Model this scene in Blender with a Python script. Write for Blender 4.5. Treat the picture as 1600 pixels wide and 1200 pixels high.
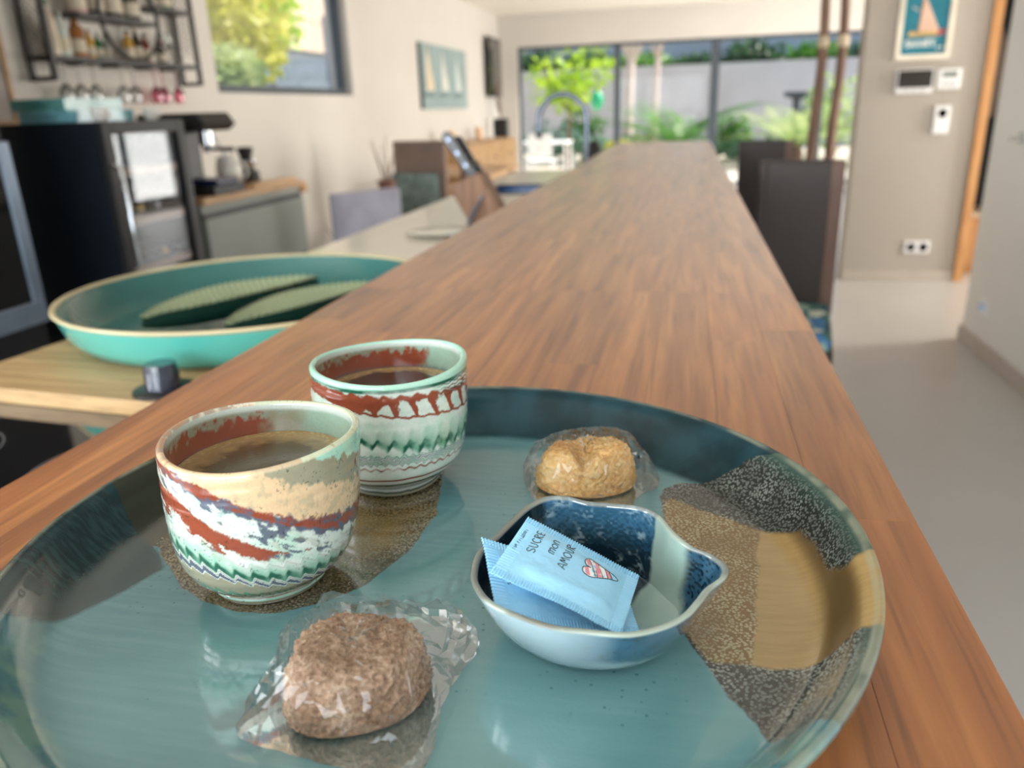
import bpy, bmesh, math, random
import numpy as np
from mathutils import Vector, Matrix

for o in list(bpy.data.objects):
    bpy.data.objects.remove(o, do_unlink=True)
scene = bpy.context.scene
COL = scene.collection
rng = np.random.default_rng(7)
random.seed(7)

# ------------------------------------------------------------------ camera
F_PX, PITCH, YAW, ROLL, CZ = 1226.0, 0.336728, 0.221343, -0.035514, 1.296
fw = np.array([-math.sin(YAW)*math.cos(PITCH), math.cos(YAW)*math.cos(PITCH), -math.sin(PITCH)])
_r = np.cross(fw, [0, 0, 1.0]); _r /= np.linalg.norm(_r); _u = np.cross(_r, fw)
rt = math.cos(ROLL)*_r + math.sin(ROLL)*_u
up = -math.sin(ROLL)*_r + math.cos(ROLL)*_u
cd = bpy.data.cameras.new('camera'); cam = bpy.data.objects.new('camera', cd); COL.objects.link(cam)
cd.sensor_fit = 'HORIZONTAL'; cd.sensor_width = 36.0; cd.lens = 36.0*F_PX/1600.0
cd.clip_start = 0.01; cd.clip_end = 200
cd.dof.use_dof = True; cd.dof.focus_distance = 0.325; cd.dof.aperture_fstop = 8.6
cam.matrix_world = Matrix(((rt[0], up[0], -fw[0], 0), (rt[1], up[1], -fw[1], 0), (rt[2], up[2], -fw[2], CZ), (0, 0, 0, 1)))
scene.camera = cam
CAM = np.array([0, 0, CZ])

def ray(x, y):
    return fw + rt*(x-800)/F_PX - up*(y-600)/F_PX
def at_z(x, y, z):                      # photo point -> world point at height z
    d = ray(x, y); return CAM + d*((z-CZ)/d[2])
def at_y(x, y, Y):
    d = ray(x, y); return CAM + d*(Y/d[1])
def at_x(x, y, X):
    d = ray(x, y); return CAM + d*(X/d[0])

# ------------------------------------------------------------------ light
w = bpy.data.worlds.new('world'); scene.world = w; w.use_nodes = True
wn = w.node_tree; wn.nodes.clear()
sky = wn.nodes.new('ShaderNodeTexSky'); sky.sky_type = 'NISHITA'; sky.sun_disc = False
sky.sun_elevation = math.radians(48); sky.sun_rotation = math.radians(70); sky.dust_density = 2.0
bg = wn.nodes.new('ShaderNodeBackground'); bg.inputs['Strength'].default_value = 0.34
wo = wn.nodes.new('ShaderNodeOutputWorld')
wn.links.new(sky.outputs[0], bg.inputs[0]); wn.links.new(bg.outputs[0], wo.inputs[0])

def sun(direction_to_sun, strength, color, angle):
    l = bpy.data.lights.new('sun', 'SUN'); l.energy = strength; l.color = color; l.angle = math.radians(angle)
    o = bpy.data.objects.new('sun', l); COL.objects.link(o)
    o.rotation_euler = Vector(direction_to_sun).to_track_quat('Z', 'Y').to_euler(); o.location = (6, 6, 9)
sun((0.62, 0.25, 0.78), 8.5, (1.0, 0.93, 0.82), 0.7)

def area(name, loc, normal, sx, sy, power, color=(1, 1, 1)):
    l = bpy.data.lights.new(name, 'AREA'); l.shape = 'RECTANGLE'; l.size = sx; l.size_y = sy
    l.energy = power; l.color = color
    o = bpy.data.objects.new(name, l); COL.objects.link(o); o.location = loc
    z = -Vector(normal).normalized()
    y = Vector((0, 0, 1)); x = y.cross(z); 
    o.matrix_world = Matrix.Translation(loc) @ Matrix((x, y, z)).transposed().to_4x4()
# daylight standing in the room's windows that lie outside the picture; the left one is added fill
area('window_light_back', (-1.05, -2.72, 1.45), (0, 1, 0), 3.1, 1.5, 195, (0.88, 0.94, 1.0))
area('fill_light_left', (-3.11, -1.0, 1.575), (1, 0, 0), 1.7, 1.2, 115, (0.92, 0.96, 1.0))
area('window_light_living', (3.78, 9.9, 1.2), (-1, 0, 0), 3.9, 2.1, 320, (1.0, 0.97, 0.93))
area('window_light_hall', (4.42, 5.62, 1.2), (-1, 0, 0), 0.7, 1.9, 130, (1.0, 0.94, 0.86))

scene.view_settings.view_transform = 'Standard'; scene.view_settings.look = 'None'
scene.view_settings.gamma = 1.0; scene.view_settings.use_curve_mapping = False
scene.view_settings.exposure = 0.0

# ------------------------------------------------------------------ helpers: noise
def _hash(ix, iy, iz, seed):
    h = (ix.astype(np.uint32)*np.uint32(374761393) + iy.astype(np.uint32)*np.uint32(668265263)
         + iz.astype(np.uint32)*np.uint32(2147483647) + np.uint32(seed*974711 & 0xffffffff))
    h = (h ^ (h >> np.uint32(13)))*np.uint32(1274126177)
    h = h ^ (h >> np.uint32(16))
    return (h & np.uint32(0xffffff)).astype(np.float64)/float(0xffffff)
def vnoise(x, y, z=0.0, seed=1):
    with np.errstate(over='ignore'):
        x, y, z = np.broadcast_arrays(np.asarray(x, float), np.asarray(y, float), np.asarray(z, float))
        ix, iy, iz = np.floor(x).astype(np.int64), np.floor(y).astype(np.int64), np.floor(z).astype(np.int64)
        fx, fy, fz = x-ix, y-iy, z-iz
        fx = fx*fx*(3-2*fx); fy = fy*fy*(3-2*fy); fz = fz*fz*(3-2*fz)
        r = 0
        for a in (0, 1):
            for b in (0, 1):
                for c in (0, 1):
                    r = r + _hash(ix+a, iy+b, iz+c, seed)*(fx if a else 1-fx)*(fy if b else 1-fy)*(fz if c else 1-fz)
    return r
def fbm(x, y, z=0.0, seed=1, oct=4):
    r, a, s = 0, 0.5, 1.0
    for k in range(oct):
        r = r + a*vnoise(np.asarray(x)*s, np.asarray(y)*s, np.asarray(z)*s, seed+k*17); a *= .5; s *= 2.03
    return r/(1-.5**oct)
def lin(c):
    c = np.asarray(c, float)/255.0
    return np.where(c <= .04045, c/12.92, ((c+.055)/1.055)**2.4)
def L(r, g, b):
    return tuple(float(v) for v in lin((r, g, b)))
def sstep(a, b, x):
    t = np.clip((x-a)/(b-a), 0, 1); return t*t*(3-2*t)

# ------------------------------------------------------------------ helpers: materials
MATS = {}
def base_mat(name):
    m = bpy.data.materials.new(name); m.use_nodes = True
    nt = m.node_tree; b = nt.nodes['Principled BSDF']; return m, nt, b
def node(nt, t, **kw):
    n = nt.nodes.new(t)
    for k, v in kw.items():
        if k in n.inputs.keys() if isinstance(k, str) else False: n.inputs[k].default_value = v
        else: setattr(n, k, v)
    return n
def mat(name, col, rough=.5, metal=0, coat=0, var=.08, vscale=6, bump=0, bscale=60, spec=.5, trans=0, ior=1.45, emit=0, sheen=0, alpha=None, stretch=None):
    """plain procedural material: noise-varied colour, optional fine bump"""
    if name in MATS: return MATS[name]
    m, nt, b = base_mat(name)
    tc = node(nt, 'ShaderNodeTexCoord'); src = tc.outputs['Object']
    if stretch:
        mp = node(nt, 'ShaderNodeMapping'); mp.inputs['Scale'].default_value = stretch
        nt.links.new(src, mp.inputs[0]); src = mp.outputs[0]
    n = node(nt, 'ShaderNodeTexNoise'); n.inputs['Scale'].default_value = vscale; n.inputs['Detail'].default_value = 4
    nt.links.new(src, n.inputs['Vector'])
    cr = node(nt, 'ShaderNodeValToRGB')
    c = np.array(col); lo = np.clip(c*(1-var*2), 0, 1); hi = np.clip(c*(1+var*2), 0, 1)
    cr.color_ramp.elements[0].position = .3; cr.color_ramp.elements[1].position = .7
    cr.color_ramp.elements[0].color = (*lo, 1); cr.color_ramp.elements[1].color = (*hi, 1)
    nt.links.new(n.outputs['Fac'], cr.inputs[0]); nt.links.new(cr.outputs[0], b.inputs['Base Color'])
    b.inputs['Roughness'].default_value = rough; b.inputs['Metallic'].default_value = metal
    b.inputs['Coat Weight'].default_value = coat; b.inputs['Coat Roughness'].default_value = .06
    b.inputs['Specular IOR Level'].default_value = spec; b.inputs['IOR'].default_value = ior
    b.inputs['Transmission Weight'].default_value = trans; b.inputs['Sheen Weight'].default_value = sheen
    if emit:
        b.inputs['Emission Color'].default_value = (*col, 1); b.inputs['Emission Strength'].default_value = emit
    if bump:
        n2 = node(nt, 'ShaderNodeTexNoise'); n2.inputs['Scale'].default_value = bscale; n2.inputs['Detail'].default_value = 3
        nt.links.new(src, n2.inputs['Vector'])
        bm_ = node(nt, 'ShaderNodeBump'); bm_.inputs['Strength'].default_value = bump; bm_.inputs['Distance'].default_value = .002
        nt.links.new(n2.outputs['Fac'], bm_.inputs['Height']); nt.links.new(bm_.outputs[0], b.inputs['Normal'])
    MATS[name] = m; return m
def glass_mat(name, tint=(1, 1, 1), rough=.0, base=.04, power=.85):
    """thin pane or film: clear, with reflections that grow towards grazing view"""
    if name in MATS: return MATS[name]
    m = bpy.data.materials.new(name); m.use_nodes = True; nt = m.node_tree; nt.nodes.clear()
    out = node(nt, 'ShaderNodeOutputMaterial'); t = node(nt, 'ShaderNodeBsdfTransparent'); g = node(nt, 'ShaderNodeBsdfGlossy')
    t.inputs[0].default_value = (*tint, 1); g.inputs['Roughness'].default_value = rough
    lw = node(nt, 'ShaderNodeFresnel'); lw.inputs['IOR'].default_value = 1.45
    ma = node(nt, 'ShaderNodeMath', operation='MULTIPLY_ADD'); ma.inputs[1].default_value = power; ma.inputs[2].default_value = base-.035
    ma.use_clamp = True
    nt.links.new(lw.outputs[0], ma.inputs[0])
    mx = node(nt, 'ShaderNodeMixShader')
    nt.links.new(ma.outputs[0], mx.inputs[0]); nt.links.new(t.outputs[0], mx.inputs[1]); nt.links.new(g.outputs[0], mx.inputs[2])
    nt.links.new(mx.outputs[0], out.inputs[0]); MATS[name] = m; return m
def vcol_mat(name, rough=.25, coat=.6, bump=0, bscale=400, spec=.5, speck=None):
    if name in MATS: return MATS[name]
    m, nt, b = base_mat(name)
    a = node(nt, 'ShaderNodeVertexColor'); a.layer_name = 'glaze'
    c = a.outputs['Color']
    tc = node(nt, 'ShaderNodeTexCoord')
    if speck:
        n = node(nt, 'ShaderNodeTexNoise'); n.inputs['Scale'].default_value = speck[0]; n.inputs['Detail'].default_value = 3
        nt.links.new(tc.outputs['Object'], n.inputs['Vector'])
        mr = node(nt, 'ShaderNodeMapRange'); mr.inputs[1].default_value = .3; mr.inputs[2].default_value = .7; mr.inputs[3].default_value = 1-speck[1]; mr.inputs[4].default_value = 1+speck[1]
        nt.links.new(n.outputs['Fac'], mr.inputs[0])
        mx = node(nt, 'ShaderNodeMix', data_type='RGBA', blend_type='MULTIPLY'); mx.inputs['Factor'].default_value = 1
        nt.links.new(c, mx.inputs[6]); nt.links.new(mr.outputs[0], mx.inputs[7]); c = mx.outputs[2]
    nt.links.new(c, b.inputs['Base Color'])
    b.inputs['Roughness'].default_value = rough; b.inputs['Coat Weight'].default_value = coat; b.inputs['Coat Roughness'].default_value = .04
    b.inputs['Specular IOR Level'].default_value = spec
    if bump:
        n2 = node(nt, 'ShaderNodeTexNoise'); n2.inputs['Scale'].default_value = bscale
        nt.links.new(tc.outputs['Object'], n2.inputs['Vector'])
        bm_ = node(nt, 'ShaderNodeBump'); bm_.inputs['Strength'].default_value = bump; bm_.inputs['Distance'].default_value = .001
        nt.links.new(n2.outputs['Fac'], bm_.inputs['Height']); nt.links.new(bm_.outputs[0], b.inputs['Normal'])
    MATS[name] = m; return m
def wood_mat(name, c1, c2, c3, rough=.4, along=1, gscale=1.0, rnd=1.0, bump=.12, coat=0):
    """straight-grained wood, tone differing from piece to piece"""
    if name in MATS: return MATS[name]
    m, nt, b = base_mat(name)
    tc = node(nt, 'ShaderNodeTexCoord'); oi = node(nt, 'ShaderNodeObjectInfo')
    off = node(nt, 'ShaderNodeMath', operation='MULTIPLY'); off.inputs[1].default_value = 37.0
    nt.links.new(oi.outputs['Random'], off.inputs[0])
    ad = node(nt, 'ShaderNodeVectorMath', operation='ADD')
    nt.links.new(tc.outputs['Object'], ad.inputs[0]); nt.links.new(off.outputs[0], ad.inputs[1])
    mp = node(nt, 'ShaderNodeMapping')
    s = [55*gscale]*3; s[along] = 3.2*gscale; mp.inputs['Scale'].default_value = s
    nt.links.new(ad.outputs[0], mp.inputs[0])
    n = node(nt, 'ShaderNodeTexNoise'); n.inputs['Scale'].default_value = 1; n.inputs['Detail'].default_value = 5; n.inputs['Distortion'].default_value = .6
    nt.links.new(mp.outputs[0], n.inputs['Vector'])
    mp2 = node(nt, 'ShaderNodeMapping'); s2 = [260*gscale]*3; s2[along] = 9*gscale; mp2.inputs['Scale'].default_value = s2
    nt.links.new(ad.outputs[0], mp2.inputs[0])
    n2 = node(nt, 'ShaderNodeTexNoise'); n2.inputs['Scale'].default_value = 1; n2.inputs['Detail'].default_value = 3
    nt.links.new(mp2.outputs[0], n2.inputs['Vector'])
    cr = node(nt, 'ShaderNodeValToRGB'); e = cr.color_ramp.elements
    e[0].position = .28; e[0].color = (*c1, 1); e[1].position = .72; e[1].color = (*c3, 1)
    k = e.new(.5); k.color = (*c2, 1)
    nt.links.new(n.outputs['Fac'], cr.inputs[0])
    pores = node(nt, 'ShaderNodeMapRange'); pores.inputs[1].default_value = .25; pores.inputs[2].default_value = .5; pores.inputs[3].default_value = .6; pores.inputs[4].default_value = 1.0
    nt.links.new(n2.outputs['Fac'], pores.inputs[0])
    tone = node(nt, 'ShaderNodeMapRange'); tone.inputs[3].default_value = 1-.24*rnd; tone.inputs[4].default_value = 1+.22*rnd
    nt.links.new(oi.outputs['Random'], tone.inputs[0])
    mu = node(nt, 'ShaderNodeMath', operation='MULTIPLY'); nt.links.new(pores.outputs[0], mu.inputs[0]); nt.links.new(tone.outputs[0], mu.inputs[1])
    mx = node(nt, 'ShaderNodeMix', data_type='RGBA', blend_type='MULTIPLY'); mx.inputs['Factor'].default_value = 1
    nt.links.new(cr.outputs[0], mx.inputs[6]); nt.links.new(mu.outputs[0], mx.inputs[7])
    nt.links.new(mx.outputs[2], b.inputs['Base Color']); b.inputs['Roughness'].default_value = rough
    b.inputs['Coat Weight'].default_value = coat; b.inputs['Coat Roughness'].default_value = .27
    bm_ = node(nt, 'ShaderNodeBump'); bm_.inputs['Strength'].default_value = bump; bm_.inputs['Distance'].default_value = .0006
    nt.links.new(n2.outputs['Fac'], bm_.inputs['Height']); nt.links.new(bm_.outputs[0], b.inputs['Normal'])
    MATS[name] = m; return m
def leaf_mat(name, c, c2):
    if name in MATS: return MATS[name]
    m, nt, b = base_mat(name)
    tc = node(nt, 'ShaderNodeTexCoord'); n = node(nt, 'ShaderNodeTexNoise'); n.inputs['Scale'].default_value = 2.5
    nt.links.new(tc.outputs['Object'], n.inputs['Vector'])
    cr = node(nt, 'ShaderNodeValToRGB'); cr.color_ramp.elements[0].color = (*c, 1); cr.color_ramp.elements[1].color = (*c2, 1)
    cr.color_ramp.elements[0].position = .35; cr.color_ramp.elements[1].position = .65
    nt.links.new(n.outputs['Fac'], cr.inputs[0]); nt.links.new(cr.outputs[0], b.inputs['Base Color'])
    b.inputs['Roughness'].default_value = .4
    tr = node(nt, 'ShaderNodeBsdfTranslucent'); nt.links.new(cr.outputs[0], tr.inputs[0])
    mx = node(nt, 'ShaderNodeMixShader'); mx.inputs[0].default_value = .5
    out = [x for x in nt.nodes if x.type == 'OUTPUT_MATERIAL'][0]
    nt.links.new(b.outputs[0], mx.inputs[1]); nt.links.new(tr.outputs[0], mx.inputs[2]); nt.links.new(mx.outputs[0], out.inputs[0])
    MATS[name] = m; return m

# ------------------------------------------------------------------ helpers: geometry
class G:
    """collects verts and faces of one mesh"""
    def __init__(s): s.v = []; s.f = []; s.n = 0
    def add(s, v, f):
        v = np.asarray(v, float).reshape(-1, 3)
        s.f += [tuple(i+s.n for i in q) for q in f]; s.v.append(v); s.n += len(v); return s
    def box(s, a, b, rot=None, piv=None):
        (x0, y0, z0), (x1, y1, z1) = a, b
        v = np.array([(x0, y0, z0), (x1, y0, z0), (x1, y1, z0), (x0, y1, z0), (x0, y0, z1), (x1, y0, z1), (x1, y1, z1), (x0, y1, z1)], float)
        if rot is not None:
            p = np.array(piv if piv is not None else v.mean(0)); v = (v-p) @ np.array(rot).T + p
        return s.add(v, [(0, 3, 2, 1), (4, 5, 6, 7), (0, 1, 5, 4), (1, 2, 6, 5), (2, 3, 7, 6), (3, 0, 4, 7)])
    def lathe(s, prof, seg=32, c=(0, 0, 0), axis=2):
        prof = np.array(prof, float); n = len(prof)
        t = np.arange(seg)/seg*2*math.pi
        v = np.zeros((n, seg, 3))
        v[:, :, 0] = prof[:, :1]*np.cos(t); v[:, :, 1] = prof[:, :1]*np.sin(t); v[:, :, 2] = prof[:, 1:]
        if axis == 1: v = v[:, :, [0, 2, 1]]*np.array([1, 1, -1])
        if axis == 0: v = v[:, :, [2, 1, 0]]*np.array([1, 1, -1])
        f = []
        for i in range(n-1):
            for j in range(seg):
                k = (j+1) % seg; f.append((i*seg+j, i*seg+k, (i+1)*seg+k, (i+1)*seg+j))
        v = v.reshape(-1, 3)+np.array(c)
        ring = prof[0, 0] > 1e-6 and prof[-1, 0] > 1e-6 and abs(prof[0, 1]-prof[-1, 1]) < .003
        if prof[0, 0] > 1e-6 and not ring: f.append(tuple(range(seg))[::-1])
        if prof[-1, 0] > 1e-6 and not ring: f.append(tuple((n-1)*seg+j for j in range(seg)))
        return s.add(v, f)
    def tube(s, path, r, seg=8, closed=False):
        P = np.array(path, float); n = len(P); r = np.broadcast_to(np.asarray(r, float), (n,))
        T = (np.roll(P, -1, 0)-np.roll(P, 1, 0)) if closed else np.gradient(P, axis=0)
        T /= np.linalg.norm(T, axis=1)[:, None]+1e-12
        ref = np.array([0, 0, 1.0]) if abs(T[0][2]) < .9 else np.array([1.0, 0, 0])
        v = []; A = None
        for i in range(n):
            if A is None: A = np.cross(T[i], ref)
            A = A-T[i]*(A@T[i]); A /= np.linalg.norm(A)+1e-12; B = np.cross(T[i], A)
            for j in range(seg):
                a = 2*math.pi*j/seg; v.append(P[i]+r[i]*(math.cos(a)*A+math.sin(a)*B))
        f = []
        for i in range(n if closed else n-1):
            for j in range(seg):
                k = (j+1) % seg; i2 = (i+1) % n; f.append((i*seg+j, i*seg+k, i2*seg+k, i2*seg+j))
        if not closed: f += [tuple(range(seg))[::-1], tuple((n-1)*seg+j for j in range(seg))]
        return s.add(v, f)
    def prism(s, poly, z0, z1, frame=None):
        """polygon in 2D extruded from z0 to z1; frame = (origin, ex, ey, ez)"""
        p = np.array(poly, float); n = len(p)
        v = np.vstack([np.c_[p, np.full(n, z0)], np.c_[p, np.full(n, z1)]])
        if frame: o, ex, ey, ez = [np.array(q, float) for q in frame]; v = o+v[:, :1]*ex+v[:, 1:2]*ey+v[:, 2:]*ez
        f = [tuple(range(n))[::-1], tuple(range(n, 2*n))]+[(i, (i+1) % n, n+(i+1) % n, n+i) for i in range(n)]
        return s.add(v, f)
    def build(s, name, m, parent=None, smooth=False, bevel=0, loc=None):
        V = np.vstack(s.v)
        me = bpy.data.meshes.new(name); me.from_pydata(V.tolist(), [], s.f); me.update()
        if bevel:
            bm = bmesh.new(); bm.from_mesh(me)
            es = [e for e in bm.edges if len(e.link_faces) == 2 and e.calc_face_angle(0) > .6]
            bmesh.ops.bevel(bm, geom=es, offset=bevel, segments=2, profile=.6, affect='EDGES', clamp_overlap=True)
            bm.to_mesh(me); bm.free()
        if smooth:
            bm = bmesh.new(); bm.from_mesh(me); bmesh.ops.recalc_face_normals(bm, faces=bm.faces)
            bm.to_mesh(me); bm.free()
            me.polygons.foreach_set('use_smooth', [True]*len(me.polygons))
            me.set_sharp_from_angle(angle=math.radians(smooth if smooth is not True else 50))
        return link(name, me, m, parent, loc)
def link(name, me, m, parent=None, loc=None):
    if m is not None: me.materials.append(m)
    o = bpy.data.objects.new(name, me); COL.objects.link(o)
    if parent is not None: o.parent = parent; o.matrix_parent_inverse = parent.matrix_world.inverted()
    if loc is not None: o.location = loc
    return o
def grid_mesh(name, V, closed_u=False, cols=None, attr=None, caps=()):
    """V: (rows, cols, 3) array -> fast quad grid mesh; closed_u wraps the columns"""
    R, C = V.shape[:2]
    i = np.arange(R-1)[:, None]; j = np.arange(C if closed_u else C-1)[None, :]
    j2 = (j+1) % C
    q = np.stack([i*C+j, i*C+j2, (i+1)*C+j2, (i+1)*C+j], -1).reshape(-1, 4)
    me = bpy.data.meshes.new(name)
    me.vertices.add(R*C); me.vertices.foreach_set('co', V.reshape(-1).astype(np.float32))
    me.loops.add(len(q)*4); me.loops.foreach_set('vertex_index', q.reshape(-1).astype(np.int32))
    me.polygons.add(len(q)); me.polygons.foreach_set('loop_start', (np.arange(len(q))*4).astype(np.int32))
    me.polygons.foreach_set('loop_total', np.full(len(q), 4, np.int32))
    me.polygons.foreach_set('use_smooth', np.ones(len(q), bool))
    me.update(calc_edges=True)
    if cols is not None:
        a = me.color_attributes.new('glaze', 'FLOAT_COLOR', 'POINT')
        c = np.ones((R*C, 4), np.float32); c[:, :3] = cols.reshape(-1, 3); a.data.foreach_set('color', c.reshape(-1))
    for k, val in (attr or {}).items():
        a = me.attributes.new(k, 'FLOAT', 'POINT'); a.data.foreach_set('value', val.reshape(-1).astype(np.float32))
    me.validate(); return me
def empty(name, loc, rz=0):
    o = bpy.data.objects.new(name, None); COL.objects.link(o); o.location = loc; o.rotation_euler = (0, 0, rz)
    o.empty_display_size = .05
    bpy.context.view_layer.update() if False else None
    o.matrix_world = Matrix.Translation(Vector(loc)) @ Matrix.Rotation(rz, 4, 'Z')
    return o
def tag(o, label, cat, group=None):
    o['label'] = label; o['category'] = cat
    if group: o['group'] = group
    return o
def thing(name, loc, label, cat, group=None, rz=0):
    return tag(empty(name, loc, rz), label, cat, group)
def struct(o, label=None):
    o['kind'] = 'structure'
    if label: o['label'] = label
    return o
def wpart(g, name, m, parent, **kw):
    """build a part given in world coordinates under its thing"""
    return g.build(name, m, parent, **kw)
def lpart(g, name, m, parent, **kw):
    """build a part given in the thing's own coordinates"""
    o = g.build(name, m, None, **kw); o.parent = parent; return o
def copy_tree(o, parent=None):
    c = o.copy(); COL.objects.link(c); c.parent = parent
    if parent is not None: c.matrix_parent_inverse = o.matrix_parent_inverse.copy()
    for ch in list(o.children): copy_tree(ch, c)
    return c
def smooth_closed(P, n):
    P = np.array(P, float); m = len(P)
    d = np.r_[0, np.cumsum(np.linalg.norm(np.roll(P, -1, 0)-P, axis=1))]
    t = np.linspace(0, d[-1], n, endpoint=False); out = []
    for tt in t:
        i = min(np.searchsorted(d, tt, side='right')-1, m-1); u = (tt-d[i])/(d[i+1]-d[i])
        p0, p1, p2, p3 = P[i-1], P[i], P[(i+1) % m], P[(i+2) % m]
        out.append(.5*((2*p1)+(-p0+p2)*u+(2*p0-5*p1+4*p2-p3)*u*u+(-p0+3*p1-3*p2+p3)*u**3))
    return np.array(out)
def smooth_open(P, n):
    P = np.array(P, float); Q = np.vstack([2*P[0]-P[1], P, 2*P[-1]-P[-2]])
    t = np.linspace(0, len(P)-1-1e-9, n); out = []
    for tt in t:
        i = int(tt); u = tt-i; p0, p1, p2, p3 = Q[i:i+4]
        out.append(.5*((2*p1)+(-p0+p2)*u+(2*p0-5*p1+4*p2-p3)*u*u+(-p0+3*p1-3*p2+p3)*u**3))
    return np.array(out)
def rotz(a):
    return np.array([[math.cos(a), -math.sin(a), 0], [math.sin(a), math.cos(a), 0], [0, 0, 1]])

# ================================================================== THE ROOM
M_wall = mat('wall_paint', L(217, 211, 203), .75, var=.012, vscale=2, bump=.05, bscale=180)
M_taupe = mat('taupe_paint', L(172, 164, 155), .7, var=.012, vscale=2, bump=.05, bscale=180)
M_whitewall = mat('white_paint', L(232, 230, 226), .6, var=.01, vscale=2, bump=.04, bscale=180)
M_ceil = mat('ceiling_paint', L(240, 234, 224), .8, var=.01)
M_floor = mat('floor_resin', L(190, 186, 182), .32, var=.03, vscale=1.2, bump=.03, bscale=40)
M_skirt = mat('skirting_stone', L(186, 177, 166), .45, var=.03)
M_frame = mat('anthracite_frame', L(74, 82, 90), .4, var=.03)
M_black = mat('black_metal', L(30, 29, 29), .45, var=.06)
M_pane = glass_mat('window_glass', (.98, .985, .98), 0, .035, .18)
M_oak = wood_mat('oak', L(176, 120, 70), L(200, 146, 92), L(214, 164, 110), .45, along=2, rnd=.3)

XL, XR, YF, YB, ZC = -2.95, 1.53, 13.0, -2.6, 2.66
struct(G().box((XL-.2, YB-.2, -.12), (4.5, YF+.2, 0)).build('floor', M_floor), 'pale beige grey seamless resin floor')
struct(G().box((XL-.2, YB-.2, ZC), (4.5, YF+.2, ZC+.25)).build('ceiling', M_ceil), 'cream white ceiling')
# left wall with window opening Y 4.85-7.05, z 1.46-2.32
W1 = (4.86, 7.05, 1.46, 2.32)
g = G()
W6 = (-1.9, -.1, .95, 2.2)
g.box((XL-.2, YB-.2, 0), (XL, W6[0], ZC)); g.box((XL-.2, W6[0], 0), (XL, W6[1], W6[2])); g.box((XL-.2, W6[0], W6[3]), (XL, W6[1], ZC)); g.box((XL-.2, W6[1], 0), (XL, W1[0], ZC)); g.box((XL-.2, W1[1], 0), (XL, YF+.2, ZC))
g.box((XL-.2, W1[0], 0), (XL, W1[1], W1[2])); g.box((XL-.2, W1[0], W1[3]), (XL, W1[1], ZC))
struct(g.build('wall_left', M_wall), 'long off-white wall with dark framed window')
# far wall with the wide sliding window
W2 = (-2.66, 2.95, .06, 2.2)
g = G()
g.box((XL, YF, 0), (W2[0], YF+.25, ZC)); g.box((W2[1], YF, 0), (3.8, YF+.25, ZC))
g.box((W2[0], YF, W2[3]), (W2[1], YF+.25, ZC)); g.box((W2[0], YF, 0), (W2[1], YF+.25, W2[2]))
struct(g.build('wall_far', M_wall), 'cream wall above the wide garden window')
struct(G().box((XR, YB, 0), (XR+.15, 4.64, ZC)).build('wall_right', M_whitewall), 'smooth white wall on the right with a socket')
# back wall with three windows behind the viewer
W3 = (-2.6, .5, .7, 2.2)
g = G()
g.box((XL, YB-.2, 0), (W3[0], YB, ZC)); g.box((W3[1], YB-.2, 0), (XR+.15, YB, ZC))
g.box((W3[0], YB-.2, 0), (W3[1], YB, W3[2])); g.box((W3[0], YB-.2, W3[3]), (W3[1], YB, ZC))
struct(g.build('wall_back', M_wall))
struct(G().box((XR+.15, 4.49, 0), (4.5, 4.64, ZC)).build('wall_hall_front', M_whitewall))
# hall wall with the poster, doorway X 1.99-2.85
PY = 6.22
g = G()
g.box((1.165, PY, 0), (1.93, PY+.18, ZC)); g.box((1.93, PY, 2.12), (2.9, PY+.18, ZC)); g.box((2.9, PY, 0), (4.5, PY+.18, ZC))
struct(g.build('wall_hall', M_taupe), 'taupe grey wall panel with poster and wall controls')
g = G()
g.box((4.3, 4.64, 0), (4.45, 5.05, ZC)); g.box((4.3, 6.05, 0), (4.45, PY, ZC)); g.box((4.3, 5.05, 0), (4.45, 6.05, .2)); g.box((4.3, 5.05, 2.2), (4.45, 6.05, ZC))
struct(g.build('wall_hall_end', M_whitewall))
g = G()
g.box((3.6, PY+.18, 0), (3.75, 7.9, ZC)); g.box((3.6, 11.9, 0), (3.75, YF, ZC)); g.box((3.6, 7.9, 0), (3.75, 11.9, .1)); g.box((3.6, 7.9, 2.25), (3.75, 11.9, ZC))
struct(g.build('wall_living_right', M_wall))
# closet behind the doorway
g = G(); M_closet = mat('closet_dark', L(38, 38, 40), .7)
g.box((1.93, PY+.75, 0), (2.9, PY+.8, 2.12)); g.box((1.88, PY+.18, 0), (1.93, PY+.8, 2.12)); g.box((2.9, PY+.18, 0), (2.95, PY+.8, 2.12)); g.box((1.88, PY+.18, 2.12), (2.95, PY+.8, 2.16))
struct(g.build('wall_closet', M_closet))
# skirtings
struct(G().box((XR-.014, YB, 0), (XR, 4.654, .085)).box((XR-.014, 4.64, 0), (4.3, 4.654, .085)).build('baseboard_right', M_skirt, bevel=.003), 'grey beige stone skirting along the white wall')
struct(G().box((1.165, PY-.013, 0), (1.93, PY, .075)).build('baseboard_hall', M_skirt, bevel=.003), 'low grey skirting under the poster wall')
struct(G().box((XL, 4.5, 0), (XL+.014, YF, .08)).build('baseboard_left', M_skirt, bevel=.003))

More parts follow.
